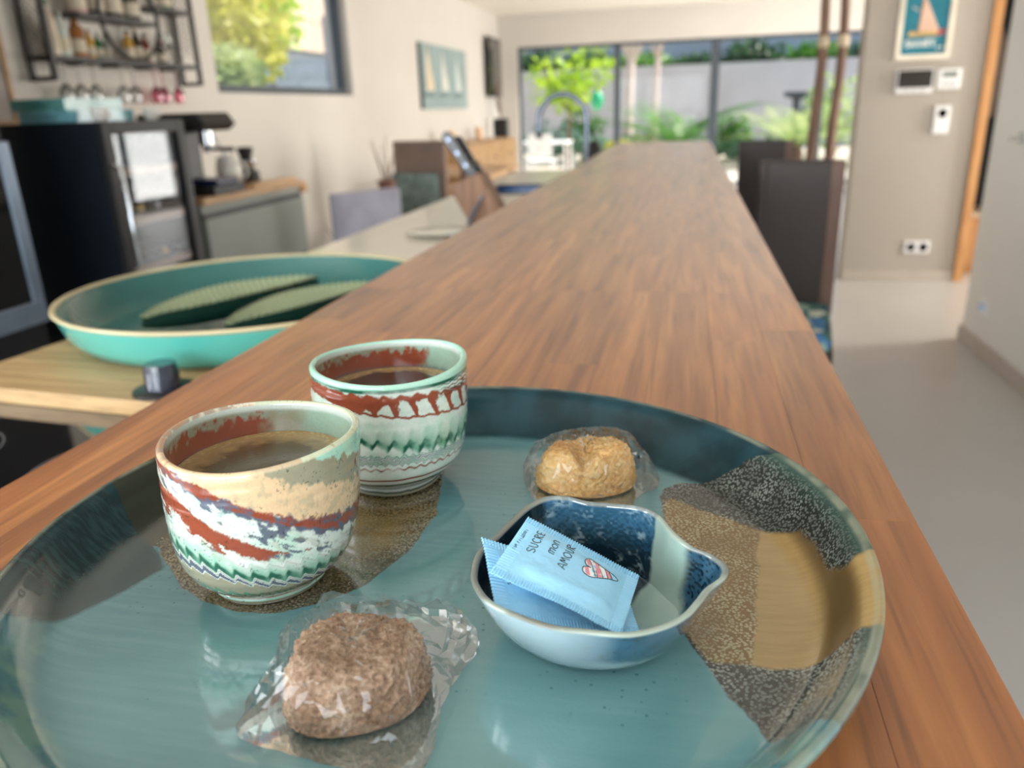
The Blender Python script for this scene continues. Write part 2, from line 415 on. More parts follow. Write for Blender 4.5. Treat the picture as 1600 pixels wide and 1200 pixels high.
def window(name, plane, u0, u1, z0, z1, pos, fr, mull, label, depth=.07):
    """framed window; plane 'x' or 'y' is the wall's normal; mull = positions of the uprights"""
    def b(g, ua, ub, za, zb, d0, d1):
        if plane == 'x': g.box((pos+d0, ua, za), (pos+d1, ub, zb))
        else: g.box((ua, pos+d0, za), (ub, pos+d1, zb))
    g = G()
    b(g, u0, u1, z0, z0+fr, 0, depth); b(g, u0, u1, z1-fr, z1, 0, depth); b(g, u0, u0+fr, z0+fr, z1-fr, 0, depth); b(g, u1-fr, u1, z0+fr, z1-fr, 0, depth)
    root = struct(g.build(name, M_frame, bevel=.004), label)
    edges = [u0+fr]
    for m_, mw in mull:
        gm = G(); b(gm, m_-mw/2, m_+mw/2, z0+fr, z1-fr, 0, depth); gm.build('mullion', M_frame, root, bevel=.004)
        edges += [m_-mw/2, m_+mw/2]
    edges.append(u1-fr)
    for k in range(0, len(edges), 2):
        gp = G(); b(gp, edges[k], edges[k+1], z0+fr, z1-fr, depth*.42, depth*.58); gp.build('pane', M_pane, root)
    return root
window('window_1', 'x', W1[0], W1[1], W1[2], W1[3], XL-.13, .055, [], 'dark grey framed window beside the wire shelf')
window('window_2', 'y', W2[0], W2[1], W2[2], W2[3], YF+.06, .05, [(-1.1, .09), (.36, .13), (1.9, .09)], 'wide sliding garden window with anthracite frame')
window('window_3', 'y', W3[0], W3[1], W3[2], W3[3], YB-.1, .05, [(-1.57, .1), (-.53, .1)], 'triple window behind the bar')
window('window_4', 'x', 7.9, 11.9, .1, 2.25, 3.63, .05, [(9.2, .08), (10.6, .08)], 'sliding window of the living room')
window('window_5', 'x', 5.05, 6.05, .2, 2.2, 4.33, .05, [], 'window at the end of the hall')

window('added_window', 'x', W6[0], W6[1], W6[2], W6[3], XL-.13, .05, [(-1.0, .08)], 'added window in the left wall behind the viewer')  # window added so fill light reaches the right wall
# doorway with oak frame
dr = struct(G().box((1.93, PY-.03, 0), (1.99, PY+.2, 2.18)).box((2.84, PY-.03, 0), (2.9, PY+.2, 2.18)).box((1.99, PY-.03, 2.12), (2.84, PY+.2, 2.18)).build('door_1', M_oak, bevel=.003), 'oak door frame beside the poster wall')
g = G().box((1.995, PY+.32, .0), (2.84, PY+.72, .42))
cl = thing('closet_chest', (2.4, PY+.5, 0), 'low oak chest inside the dark doorway', 'chest')
wpart(g, 'body', M_oak, cl, bevel=.004); wpart(G().box((1.995, PY+.3, .42), (2.84, PY+.73, .45)), 'lid', mat('pale_oak', L(214, 196, 170), .5), cl)
wpart(G().box((2.0, PY+.305, .06), (2.83, PY+.32, .4)), 'front_panel', M_oak, cl)
for k, (xx, yy, zz, cc) in enumerate([(2.07, PY+.36, 1.45, (84, 72, 62)), (2.3, PY+.36, 1.3, (44, 50, 58))]):
    ct = thing('hanging_coat', (xx, yy, zz), ['brown jacket hanging in the doorway beside the oak frame', 'dark slate coat hanging deeper in the doorway'][k], 'coat')
    gg = G().lathe([(.02, .3), (.05, .28), (.1, .18), (.095, -.1), (.085, -.32), (.01, -.32)], 14, (xx, yy, zz))
    wpart(gg, 'cloth', mat('coat_%d' % k, L(*cc), .9, bump=.3, bscale=30), ct, smooth=True)
    wpart(G().tube([(xx, yy, zz+.29), (xx, yy, zz+.34), (xx, yy+.1, zz+.34), (xx, PY+.75, zz+.34)], .004, 6), 'hook', M_black, ct)

# white door leaf on the right wall: only its lever handle shows
dl = struct(G().box((XR-.006, 2.5, .0), (XR, 3.62, 2.1)).build('door_2', M_whitewall), 'flush white door in the right wall')
M_chrome = mat('chrome', L(205, 208, 212), .12, metal=1, var=.02)
g = G().lathe([(.0, 0), (.026, 0), (.026, .008), (.011, .01), (.011, .05), (0, .05)], 20, (0, 0, 0), axis=0)
hp = at_x(1588, 216, XR-.03)
g.v = [v*np.array([-1, 1, 1])+np.array([XR-.006, hp[1], hp[2]]) for v in g.v]
hd = wpart(g, 'handle_rose', M_chrome, dl, smooth=True)
g2 = G().tube([(XR-.05, hp[1]+.005, hp[2]), (XR-.058, hp[1]-.03, hp[2]), (XR-.058, hp[1]-.13, hp[2])], [.009, .0095, .009], 10)
hh = wpart(g2, 'door_handle', M_chrome, dl, smooth=True); hh['label'] = 'chrome lever handle'
hd['label'] = 'round chrome handle plate'

# outlets and controls on the walls
M_plastic = mat('white_plastic', L(236, 236, 238), .35, var=.01)
M_grey = mat('grey_plastic', L(150, 152, 155), .4)
def wall_box(name, loc, w, h, d, label, cat):
    t = thing(name, (loc[0], loc[1], loc[2]), label, cat); x, y, z = loc
    wpart(G().box((x-w/2, y-d, z-h/2), (x+w/2, y, z+h/2)), 'housing', M_plastic, t, bevel=min(.006, d*.4)); return t, x, y-d, z
p = at_y(1432, 386, PY)
t, x, y, z = wall_box('wall_socket', (p[0], PY, p[2]), .17, .088, .012, 'white double wall socket low under the poster', 'socket')
for s in (-.042, .042):
    wpart(G().lathe([(.03, 0), (.03, .003), (.026, .003), (.024, .001), (0, .001)], 20, (0, 0, 0), axis=1), 'socket_ring', M_grey, t).location += Vector((x+s, y, z))
p = at_y(1428, 127, PY)
t, x, y, z = wall_box('intercom_screen', (p[0], PY, p[2]), .235, .155, .028, 'wall intercom with black screen below the poster', 'intercom')
wpart(G().box((x-.108, y-.004, z-.042), (x+.108, y, z+.07)), 'screen', mat('black_glass', L(22, 22, 24), .08, coat=.5), t)
for k in range(3): wpart(G().lathe([(.008, 0), (.008, .003), (0, .004)], 12, (0, 0, 0), axis=1), 'button', M_grey, t).location += Vector((x-.05+k*.05, y, z-.06))
p = at_y(1482, 123, PY)
t, x, y, z = wall_box('thermostat', (p[0], PY, p[2]), .145, .13, .025, 'small white thermostat right of the black intercom screen', 'thermostat')
wpart(G().box((x-.045, y-.002, z+.01), (x+.045, y, z+.045)), 'display', mat('lcd', L(120, 128, 122), .2), t)
for k in range(3): wpart(G().box((x-.045+k*.035, y-.003, z-.04), (x-.022+k*.035, y, z-.025)), 'button', M_grey, t, bevel=.001)
p = at_y(1470, 187, PY)
t, x, y, z = wall_box('wall_controller', (p[0], PY, p[2]), .1, .185, .022, 'narrow white wall controller with round black dial', 'controller')
wpart(G().lathe([(.03, 0), (.03, .004), (.024, .007), (0, .007)], 24, (0, 0, 0), axis=1), 'dial_ring', M_grey, t).location += Vector((x, y, z+.042))
wpart(G().lathe([(.02, .007), (.019, .012), (0, .012)], 24, (0, 0, 0), axis=1), 'dial', M_black, t).location += Vector((x, y, z+.042))
wpart(G().box((x-.03, y-.002, z-.06), (x+.03, y, z-.02)), 'rocker', M_plastic, t, bevel=.001)
p = at_x(1540, 480, XR)
t = thing('wall_socket', (XR, p[1], p[2]), 'white socket with cover on the right white wall', 'socket')
wpart(G().box((XR-.012, p[1]-.042, p[2]-.042), (XR, p[1]+.042, p[2]+.042)), 'housing', M_plastic, t, bevel=.004)
wpart(G().lathe([(.022, 0), (.022, .016), (.019, .02), (0, .02)], 20, (0, 0, 0), axis=0), 'plug_cover', mat('pale_blue_plastic', L(200, 214, 236), .4), t).matrix_basis = Matrix.Translation((XR-.012, p[1], p[2])) @ Matrix.Scale(-1, 4, (1, 0, 0))

# ------------------------------------------------------------------ stroke lettering (hand drawn capitals)
GL = {
 'S': [[(.85, .85), (.5, 1), (.15, .8), (.25, .58), (.7, .42), (.85, .2), (.5, 0), (.1, .12)]],
 'U': [[(.1, 1), (.12, .3), (.45, 0), (.8, .25), (.85, 1)]],
 'C': [[(.9, .85), (.55, 1), (.15, .7), (.15, .3), (.5, 0), (.9, .15)]],
 'R': [[(.1, 0), (.15, 1)], [(.15, 1), (.7, .95), (.8, .7), (.2, .5), (.85, 0)]],
 'E': [[(.8, 1), (.3, .9), (.12, .5), (.3, .08), (.85, .05)], [(.15, .52), (.6, .55)]],
 'e': [[(.2, .0), (.2, .9), (.75, .95)], [(.2, .45), (.65, .5)], [(.2, 0), (.8, .05)]],
 'M': [[(.02, 0), (.2, 1), (.5, .4), (.8, 1), (.98, 0)]],
 'm': [[(.05, 0), (.08, .7)], [(.08, .6), (.3, .72), (.48, .6), (.48, 0)], [(.48, .6), (.75, .72), (.95, .6), (.95, 0)]],
 'o': [[(.5, .7), (.15, .5), (.15, .2), (.5, 0), (.85, .2), (.85, .5), (.5, .7)]],
 'n': [[(.1, 0), (.12, .7)], [(.12, .58), (.5, .74), (.85, .58), (.88, 0)]],
 'A': [[(.0, 0), (.5, 1), (.95, 0)], [(.15, .35), (.85, .35)]],
 'O': [[(.5, 1), (.1, .7), (.1, .3), (.5, 0), (.9, .3), (.9, .7), (.5, 1), (.35, .9)]],
 'N': [[(.1, 0), (.1, 1), (.85, 0), (.85, 1)]],
 'Y': [[(.05, 1), (.5, .5), (.95, 1)], [(.5, .5), (.5, 0)]],
 'P': [[(.1, 0), (.12, 1), (.7, .95), (.8, .7), (.6, .5), (.12, .48)]],
 'L': [[(.1, 1), (.1, 0), (.8, 0)]],
 's': [[(.8, .6), (.4, .7), (.2, .55), (.75, .2), (.6, 0), (.15, .08)]],
 'u': [[(.1, .7), (.15, .1), (.6, 0), (.85, .2), (.85, .7)]],
 'r': [[(.15, 0), (.15, .7)], [(.15, .5), (.45, .7), (.75, .65)]],
 'v': [[(.1, .7), (.45, 0), (.85, .7)]],
 '0': [[(.5, 1), (.15, .75), (.15, .25), (.5, 0), (.85, .25), (.85, .75), (.5, 1)]],
 '1': [[(.3, .8), (.55, 1), (.55, 0)]], '2': [[(.15, .8), (.5, 1), (.85, .75), (.15, 0), (.88, 0)]],
 '4': [[(.7, 0), (.7, 1), (.1, .3), (.9, .3)]], '8': [[(.5, .52), (.18, .76), (.5, 1), (.82, .76), (.5, .52), (.12, .25), (.5, 0), (.88, .25), (.5, .52)]],
 '/': [[(.1, 0), (.8, 1)]], '|': [[(.1, 0), (.1, 1)]], ' ': [],
}
def strokes(text, adv=1.15):
    """unit-height polylines of a word, as (u, v) with v up"""
    out = []
    for i, ch in enumerate(text):
        for s in GL[ch]: out.append([(x*.72+i*.72*adv, y) for x, y in s])
    return out

# ------------------------------------------------------------------ poster on the hall wall
pa = at_y(1396, 95, PY); pb = at_y(1482, 91, PY)
pw = pb[0]-pa[0]; ph = pw*1.42; px0, pz0 = pa[0], (pa[2]+pb[2])/2
po = thing('sailboat_poster', (px0+pw/2, PY, pz0), 'white framed teal travel poster of a sailing boat', 'poster')
b_ = .032; yb = PY
M_pf = mat('cream_frame', L(232, 224, 208), .5)
for (a, c) in (((0, 0), (pw, b_)), ((0, ph-b_), (pw, ph)), ((0, b_), (b_, ph-b_)), ((pw-b_, b_), (pw, ph-b_))):
    wpart(G().box((px0+a[0], yb-.022, pz0+a[1]), (px0+c[0], yb, pz0+c[1])), 'frame_bar', M_pf, po, bevel=.002)
wpart(G().box((px0+b_, yb-.01, pz0+b_), (px0+pw-b_, yb-.002, pz0+ph-b_)), 'print', mat('poster_teal', L(28, 120, 142), .5, var=.08, vscale=9), po)
fr = ((px0, yb-.0102, pz0), (pw, 0, 0), (0, 0, ph), (0, -1, 0))
def flat(poly, name, m, zoff=.0):
    return wpart(G().prism(poly, zoff, zoff+.0006, fr), name, m, po)
flat([(.36, .36), (.62, .33), (.76, .36), (.66, .5), (.55, .66), (.44, .8), (.4, .82), (.39, .6)], 'printed_sail', mat('sail_pink', L(226, 190, 170), .5))
flat([(.2, .3), (.78, .3), (.86, .37), (.7, .355), (.22, .36)], 'printed_hull', mat('hull_ochre', L(206, 170, 104), .5), .0007)
flat([(.7, .31), (.84, .31), (.9, .38), (.76, .37)], 'printed_bow', mat('bow_red', L(176, 72, 66), .5), .0014)
flat([(.37, .34), (.39, .34), (.42, .84), (.4, .85)], 'printed_mast', mat('mast_brown', L(120, 84, 62), .5), .0014)
flat([(.22, .66), (.36, .6), (.37, .62), (.24, .69)], 'printed_spar', mat('spar_grey', L(170, 178, 176), .5), .0014)
M_pl = mat('print_white', L(235, 238, 236), .5)
g = G()
for s in strokes('SANARY', 1.2):
    g.tube([(px0+pw*(.17+u*.105), yb-.0115, pz0+ph*(.165+v*.085)) for u, v in s], .0065, 5)
wpart(g, 'printed_title', M_pl, po)
g = G()
for s in strokes('sur mer'.replace('e', 'e'), 1.1):
    g.tube([(px0+pw*(.74+u*.026), yb-.0115, pz0+ph*(.135+v*.03)) for u, v in s], .0022, 4)
wpart(g, 'printed_subtitle', M_pl, po)

# ================================================================== BAR AND WORKTOP
BZ, BXL, BXR, BY0, BY1, SEAM = 1.10, -.379, .116, -.45, 4.58, .866
M_teak = wood_mat('teak', L(118, 66, 29), L(154, 93, 45), L(182, 119, 63), .45, along=1, gscale=1.15, rnd=.85, coat=1.0)
bar = thing('bar_counter', ((BXL+BXR)/2, (BY0+BY1)/2, BZ-.04), 'long warm brown wooden bar top made of joined staves', 'bar counter')
NR = 11; rw = (BXR-BXL)/NR; rr = random.Random(11); GAP = .00012
stave_cache = {}
def stave(x0, x1, y0, y1):
    key = (round(x1-x0, 4), round(y1-y0, 2))
    w_, l_ = key
    if key not in stave_cache:
        g = G().box((-w_/2+GAP/2, -l_/2+GAP/2, -.04), (w_/2-GAP/2, l_/2-GAP/2, 0))
        o = g.build('stave', M_teak, None, bevel=.00018); stave_cache[key] = o.data
    else:
        o = bpy.data.objects.new('stave', stave_cache[key]); COL.objects.link(o)
    o.parent = bar; o.matrix_parent_inverse = bar.matrix_world.inverted()
    o.location = ((x0+x1)/2, (y0+y1)/2, BZ - rr.random()*.00012); return o
for ya, yb_ in ((BY0, SEAM-.0008), (SEAM+.0008, BY1)):
    for k in range(NR):
        x0, x1 = BXL+k*rw, BXL+(k+1)*rw; y = ya; first = True
        while y < yb_-.001:
            l_ = round(rr.uniform(.22, .6), 2)
            if first: l_ = round(rr.uniform(.12, .5), 2); first = False
            if y+l_ > yb_-.12: l_ = yb_-y
            stave(x0, x1, y, y+l_); y += l_

M_lacq = mat('grey_lacquer', L(150, 152, 148), .4, var=.015)
M_stone = mat('cream_worktop', L(222, 214, 198), .28, var=.03, vscale=30, coat=.2)
WZ = .96
wx0, wx1, wy0, wy1 = -.96, -.3, -.45, 4.55
# island carcass: three cabinets under the worktop, one panel carrying the bar
struct(G().box((-.3, wy0, 0), (-.24, wy1, 1.06)).build('trim_1', M_whitewall), 'upright panel carrying the bar top')
for k in range(4):
    ya = wy0+k*1.25
    cb = thing('island_cabinet', (-.62, ya+.625, 0), ['nearest', 'second', 'third', 'farthest'][k]+' grey island cabinet under the cream worktop', 'cabinet', 'island cabinets under the worktop')
    wpart(G().box((-.92, ya+.002, .08), (-.302, ya+1.248, .92)), 'body', M_lacq, cb)
    wpart(G().box((-.9, ya+.01, 0), (-.32, ya+1.24, .08)), 'plinth', M_black, cb)
    for j in range(2):
        dd = wpart(G().box((-.94, ya+.006+j*.622, .1), (-.92, ya+.622+j*.622, .9)), 'door', M_lacq, cb, bevel=.002)
        wpart(G().box((-.946, ya+.02+j*.622, .87), (-.94, ya+.61+j*.622, .885)), 'handle_strip', M_black, dd)
# worktop with a cut-out for the sink
SX0, SX1, SY0, SY1 = -.86, -.5, 3.28, 3.68
wt = thing('worktop', (-.63, 2.05, .92), 'cream stone worktop on the kitchen side of the bar', 'worktop')
g = G()
g.box((wx0, wy0, .92), (wx1, SY0, WZ)); g.box((wx0, SY1, .92), (wx1, wy1, WZ)); g.box((wx0, SY0, .92), (SX0, SY1, WZ)); g.box((SX1, SY0, .92), (wx1, SY1, WZ))
wpart(g, 'slab', M_stone, wt)
# sink
sk = thing('sink', ((SX0+SX1)/2, (SY0+SY1)/2, .8), 'steel sink basin let into the worktop with blue inside', 'sink')
M_blue = mat('basin_blue', L(62, 104, 158), .2, coat=.4)  # basin is one even blue
g = G(); t_ = .006
g.box((SX0+.002, SY0+.002, .9604), (SX1-.002, SY0+.02, .966)); g.box((SX0+.002, SY1-.02, .9604), (SX1-.002, SY1-.002, .966)); g.box((SX0+.002, SY0+.02, .9604), (SX0+.02, SY1-.02, .966)); g.box((SX1-.02, SY0+.02, .9604), (SX1-.002, SY1-.02, .966))
wpart(g, 'rim', M_black, sk)
g = G()
for a, c in (((SX0+.004, SY0+.004, .93), (SX1-.004, SY1-.004, .936)), ((SX0+.004, SY0+.004, .936), (SX0+.01, SY1-.004, .9604)), ((SX1-.01, SY0+.004, .936), (SX1-.004, SY1-.004, .9604)), ((SX0+.01, SY0+.004, .936), (SX1-.01, SY0+.01, .9604)), ((SX0+.01, SY1-.01, .936), (SX1-.01, SY1-.004, .9604))):
    g.box(a, c)
wpart(g, 'basin', M_blue, sk)
wpart(G().lathe([(.03, .9365), (.03, .938), (.012, .9385), (0, .9375)], 16, ((SX0+SX1)/2, (SY0+SY1)/2, 0)), 'drain', M_chrome, sk, smooth=True)
# faucet: tall swan neck
fy = 3.75; ftop = at_y(885, 147, fy); fr_ = at_y(917, 200, fy); fl_ = at_y(842, 200, fy)
fx, fxl = fr_[0], fl_[0]; rad = (fx-fxl)/2; zt = ftop[2]
fc = thing('kitchen_faucet', (fx, fy, WZ), 'tall chrome swan-neck kitchen faucet beside the sink', 'faucet')
path = [(fx, fy, WZ+.02), (fx, fy, WZ+.15)]+[(fx-rad+rad*math.cos(a), fy, zt-rad+rad*math.sin(a)) for a in np.linspace(0, math.pi, 20)]+[(fxl, fy, zt-rad-.06)]
M_fau = mat('brushed_steel', L(112, 120, 132), .2, metal=1, var=.03)
wpart(G().tube(path, .0125, 12), 'spout', M_fau, fc, smooth=True)
wpart(G().lathe([(.028, WZ), (.028, WZ+.012), (.02, WZ+.02), (.02, WZ+.09), (.013, WZ+.1), (0, WZ+.1)], 20, (fx, fy, 0)), 'base', M_fau, fc, smooth=True)
wpart(G().tube([(fx+.01, fy, WZ+.06), (fx+.03, fy-.01, WZ+.065), (fx+.055, fy-.03, WZ+.09)], [.008, .006, .005], 8), 'lever', M_fau, fc, smooth=True)
wpart(G().lathe([(.015, -.012), (.015, .012), (0, .013)], 14, (fxl, fy, zt-rad-.065)), 'nozzle', M_black, fc, smooth=True)
# black soap bottle by the faucet
sp = at_y(928, 235, 3.9)
so = thing('soap_dispenser', (sp[0], 3.9, WZ), 'black soap bottle behind the chrome faucet', 'bottle')
wpart(G().lathe([(.03, WZ), (.034, WZ+.01), (.034, WZ+.15), (.02, WZ+.175), (.012, WZ+.18), (0, WZ+.18)], 18, (sp[0], 3.9, 0)), 'bottle', M_black, so, smooth=True)
wpart(G().tube([(sp[0], 3.9, WZ+.178), (sp[0], 3.9, WZ+.215), (sp[0]-.04, 3.9, WZ+.215)], .006, 8), 'pump', M_black, so)

# ---- black glass hob, bamboo board, big enamel dish
hz0 = WZ
hob = thing('glass_hob', (-.66, .85, hz0), 'shiny black glass hob under the bamboo board', 'hob')
wpart(G().box((-.945, .1, hz0), (-.41, 1.05, hz0+.006)), 'glass_plate', mat('hob_glass', L(14, 14, 16), .04, coat=.8, var=.02), hob, bevel=.002)
for k, (xx, yy, r_) in enumerate(((-.79, .32, .09), (-.55, .32, .075), (-.79, .62, .075), (-.55, .62, .09))):
    wpart(G().lathe([(r_, hz0+.0061), (r_, hz0+.0063), (r_-.002, hz0+.0063), (r_-.002, hz0+.0061)], 40, (xx, yy, 0)), 'cooking_ring', mat('ring_grey', L(92, 92, 96), .4), hob)
bz1 = .986; bz0 = hz0+.0064
M_bam = wood_mat('bamboo', L(150, 118, 78), L(176, 142, 98), L(194, 162, 116), .5, along=0, rnd=.5, gscale=.8)
n1 = at_z(0, 607, bz1); n2 = at_z(232, 629, bz1)
bd = (n2-n1)[:2]; bang = math.atan2(bd[1], bd[0])
board = thing('bamboo_board', (-.68, 1.0, bz0), 'thick bamboo board on the black hob under the green dish', 'cutting board')
ex = np.array([math.cos(bang), math.sin(bang), 0]); ey = np.array([-math.sin(bang), math.cos(bang), 0])
# the right end stops short of the bar's panel
org = np.array([n1[0], n1[1], 0])
left = at_z(87, 536, bz1); lu = (left-org)@ex
ulen0 = lu-.0; ulen1 = ulen0+.5
for k in range(12):
    g = G(); wv = .052
    v = np.array([(ulen0, k*wv+.0003), (ulen1, k*wv+.0003), (ulen1, (k+1)*wv-.0003), (ulen0, (k+1)*wv-.0003)])
    g.prism(v, bz0, bz1, (org, ex, ey, (0, 0, 1))); wpart(g, 'strip', M_bam, board, bevel=.0012)

dc = np.array([-.664, 1.113]); DR, DZ = .286, 1.046
M_turq = mat('turquoise_enamel', L(84, 176, 164), .25, coat=.6, var=.02)
M_teal_in = mat('teal_enamel', L(30, 98, 94), .22, coat=.6, var=.05, vscale=9)
dish = thing('enamel_dish', (dc[0], dc[1], bz1), 'large round turquoise enamel dish on the bamboo board', 'dish')
b0 = bz1+.0005
wpart(G().lathe([(0, b0), (DR-.05, b0), (DR-.03, b0+.006), (DR-.014, b0+.024), (DR-.003, DZ-.004), (DR-.004, DZ-.0035), (DR-.016, b0+.0245), (DR-.033, b0+.008), (DR-.052, b0+.003), (0, b0+.003)], 96, (dc[0], dc[1], 0)), 'outer_shell', M_turq, dish, smooth=True)
wpart(G().lathe([(0, b0+.0032), (DR-.052, b0+.0032), (DR-.033, b0+.0085), (DR-.0165, b0+.025), (DR-.0045, DZ-.003), (DR-.007, DZ-.003), (DR-.019, b0+.026), (DR-.035, b0+.0105), (DR-.054, b0+.005), (0, b0+.005)], 96, (dc[0], dc[1], 0)), 'inner_lining', M_teal_in, dish, smooth=True)
wpart(G().lathe([(DR-.007, DZ-.003), (DR-.003, DZ-.004), (DR+.0005, DZ-.001), (DR-.0005, DZ+.0015), (DR-.004, DZ+.002), (DR-.0075, DZ-.0005), (DR-.007, DZ-.003)], 96, (dc[0], dc[1], 0)), 'rim', mat('cream_rim', L(206, 190, 150), .35), dish, smooth=True)
# ribbed leaf platters lying in the dish
M_leafdish = mat('sage_ceramic', L(150, 160, 126), .35, coat=.3, var=.05)
M_leafunder = mat('dark_green_ceramic', L(30, 62, 52), .3, coat=.3)
def leaf_platter(pa, pb, wid, zb, label, tilt):
    pa, pb = np.array(pa), np.array(pb); ax = pb-pa; ln = np.linalg.norm(ax); ax = ax/ln; sd = np.array([-ax[1], ax[0]])
    c = (pa+pb)/2
    t = thing('leaf_platter', (c[0], c[1], zb), label, 'platter', 'leaf platters in the dish')
    nu, nv = 240, 24; U = np.linspace(0, 1, nu)[:, None]; Vv = np.linspace(-1, 1, nv)[None, :]
    half = wid*np.sin(np.pi*np.clip(U, .004, .996))**.8
    x = (U-.5)*ln; y = half*Vv
    rib = .0022*np.sin(U*2*math.pi*30)
    zz = .036*(np.abs(Vv)**2.2)*np.sin(np.pi*np.clip(U, .02, .98))**.4+.004+.016*(2*np.abs(U-.5))**3 + tilt*y
    for nm, dz, m_, s in (('ribbed_top', .003, M_leafdish, 1), ('underside', 0, M_leafunder, -1)):
        Z = zz+dz+(rib if s == 1 else 0)
        P = np.stack([c[0]+x*ax[0]+y*sd[0], c[1]+x*ax[1]+y*sd[1], np.broadcast_to(zb+Z, y.shape)], -1)
        if s == 1:
            link(nm, grid_mesh(nm, P), m_, t)
        else:
            P2 = P.copy(); P2[:, :, 2] -= .004
            link(nm, grid_mesh(nm, np.concatenate([P, P2[::-1]], 0)), m_, t)
    return t
zb = b0+.0055
q1 = at_z(222, 505, zb+.03)[:2]; q2 = at_z(497, 440, zb+.03)[:2]
leaf_platter(q1, q2, .05, zb+.007, 'sage green ribbed leaf platter lying behind in the turquoise dish', 0)
leaf_platter(at_z(345, 520, zb+.03)[:2]+np.array([0, .012]), at_z(600, 450, zb+.03)[:2]-np.array([.012, 0.0]), .045, zb+.007, 'sage green ribbed leaf platter nearest the bar in the turquoise dish', 0)
# small black pot in front of the dish
kp = at_z(257, 611, bz1)
kn = thing('black_pot', (kp[0], kp[1], bz1), 'small black cylindrical pot on the bamboo board', 'pot')
sc_ = 1/1226*np.dot(kp-CAM, fw)
wpart(G().lathe([(0, bz1+.0003), (46*sc_, bz1+.0003), (46*sc_, bz1+.004), (44*sc_, bz1+.005), (0, bz1+.005)], 28, (kp[0], kp[1], 0)), 'foot_plate', M_black, kn, smooth=True)
wpart(G().lathe([(0, bz1+.005), (27*sc_, bz1+.005), (25*sc_, bz1+.03), (23.5*sc_, bz1+.036), (0, bz1+.036)], 28, (kp[0], kp[1], 0)), 'body', mat('navy_gloss', L(26, 34, 52), .2, coat=.6), kn, smooth=True)

# ---- steel plate and knife block further along the worktop
sp_ = at_z(690, 366, WZ)
pl = thing('glass_plate', (sp_[0], sp_[1], WZ), 'round pale glass plate on the worktop before the knife block', 'plate')
wpart(G().lathe([(0, WZ+.0005), (.06, WZ+.0005), (.098, WZ+.007), (.1, WZ+.008), (.098, WZ+.0095), (.058, WZ+.004), (0, WZ+.004)], 48, (sp_[0], sp_[1], 0)), 'body', mat('pale_ceramic', L(226, 222, 206), .15, coat=.5), pl, smooth=True)
wpart(G().lathe([(.0995, WZ+.0078), (.102, WZ+.0085), (.0995, WZ+.0098)], 48, (sp_[0], sp_[1], 0)), 'rim', mat('dark_rim', L(60, 64, 62), .3), pl)
bb = at_z(758, 352, WZ); M_walnut = wood_mat('walnut_block', L(110, 76, 52), L(140, 100, 72), L(160, 120, 90), .5, along=2, rnd=.2)
ky = bb[1]+.03
def KP(x, y, dy=0): q = at_y(x, y, ky+dy); return q
# block as a slanted prism seen from its side
poly = [KP(700, 291), KP(748, 270), KP(782, 330), KP(790, 356), KP(734, 356)]
kb = thing('knife_block', (bb[0], ky, WZ), 'leaning brown wooden knife block on the worktop', 'knife block')
pp = np.array([(q[0], q[2]) for q in poly]); pp[3:, 1] = WZ+.0005
wpart(G().prism(pp, 0, .1, ((0, ky, 0), (1, 0, 0), (0, 0, 1), (0, 1, 0))), 'body', M_walnut, kb, bevel=.004)
# knives: handles rising up-left from the slanted top
hA, hB = KP(738, 277), KP(692, 209)
M_hand = mat('black_handle', L(26, 27, 30), .3, coat=.3); M_steel = mat('polished_steel', L(150, 160, 180), .3, metal=1)
for k in range(2):
    oy = .02+k*.045; sh = np.array([.014*k, 0, -.006*k])
    a = np.array([hA[0], ky+oy, hA[2]])+sh; b2 = np.array([hB[0], ky+oy, hB[2]])+sh*1.0
    ax = (b2-a)/np.linalg.norm(b2-a); ln = np.linalg.norm(b2-a)*(1 if k == 0 else .93); sd = np.array([ax[2], 0, -ax[0]])
    kn_ = thing('kitchen_knife', tuple(a), ['black riveted knife standing at the front of the knife block', 'black knife half hidden behind the front knife'][k], 'knife', 'knives in the knife block')
    pr = [(0, -.015), (.02, -.0155), (ln*.5, -.0135), (ln*.85, -.016), (ln, -.012), (ln+.004, .005), (ln*.95, .017), (ln*.7, .0165), (ln*.4, .0135), (.02, .0155), (0, .015)]
    wpart(G().prism([(u, v) for u, v in pr], -.009, .009, (a, ax, sd, (0, 1, 0))), 'handle', M_hand, kn_, bevel=.003)
    wpart(G().prism([(-.015, -.012), (.001, -.0125), (.001, .0125), (-.015, .012)], -.0095, .0095, (a, ax, sd, (0, 1, 0))), 'bolster', M_steel, kn_, bevel=.002)
    for u in (.27, .55, .86):
        c_ = a+ax*ln*u+np.array([0, -.0095, 0])
        wpart(G().lathe([(.0052, 0), (.0052, .001), (.003, .0016), (0, .0017)], 16, (0, 0, 0), axis=1), 'rivet', M_steel, kn_, smooth=True).location += Vector(c_)
sc2 = at_y(738, 345, ky-.04)
sx = thing('peeler', (sc2[0], ky-.05, WZ), 'slim grey peeler standing against the knife block', 'kitchen tool')
wpart(G().tube([(sc2[0]-.012, ky-.05, WZ+.003), (sc2[0]+.006, ky-.03, WZ+.04), (sc2[0]+.022, ky-.012, WZ+.075)], [.006, .007, .004], 8), 'handle', mat('slate_plastic', L(78, 84, 96), .4), sx, smooth=True)
wpart(G().tube([(sc2[0]+.022, ky-.012, WZ+.075), (sc2[0]+.027, ky-.008, WZ+.09)], [.004, .003], 8), 'tip', M_steel, sx, smooth=True)

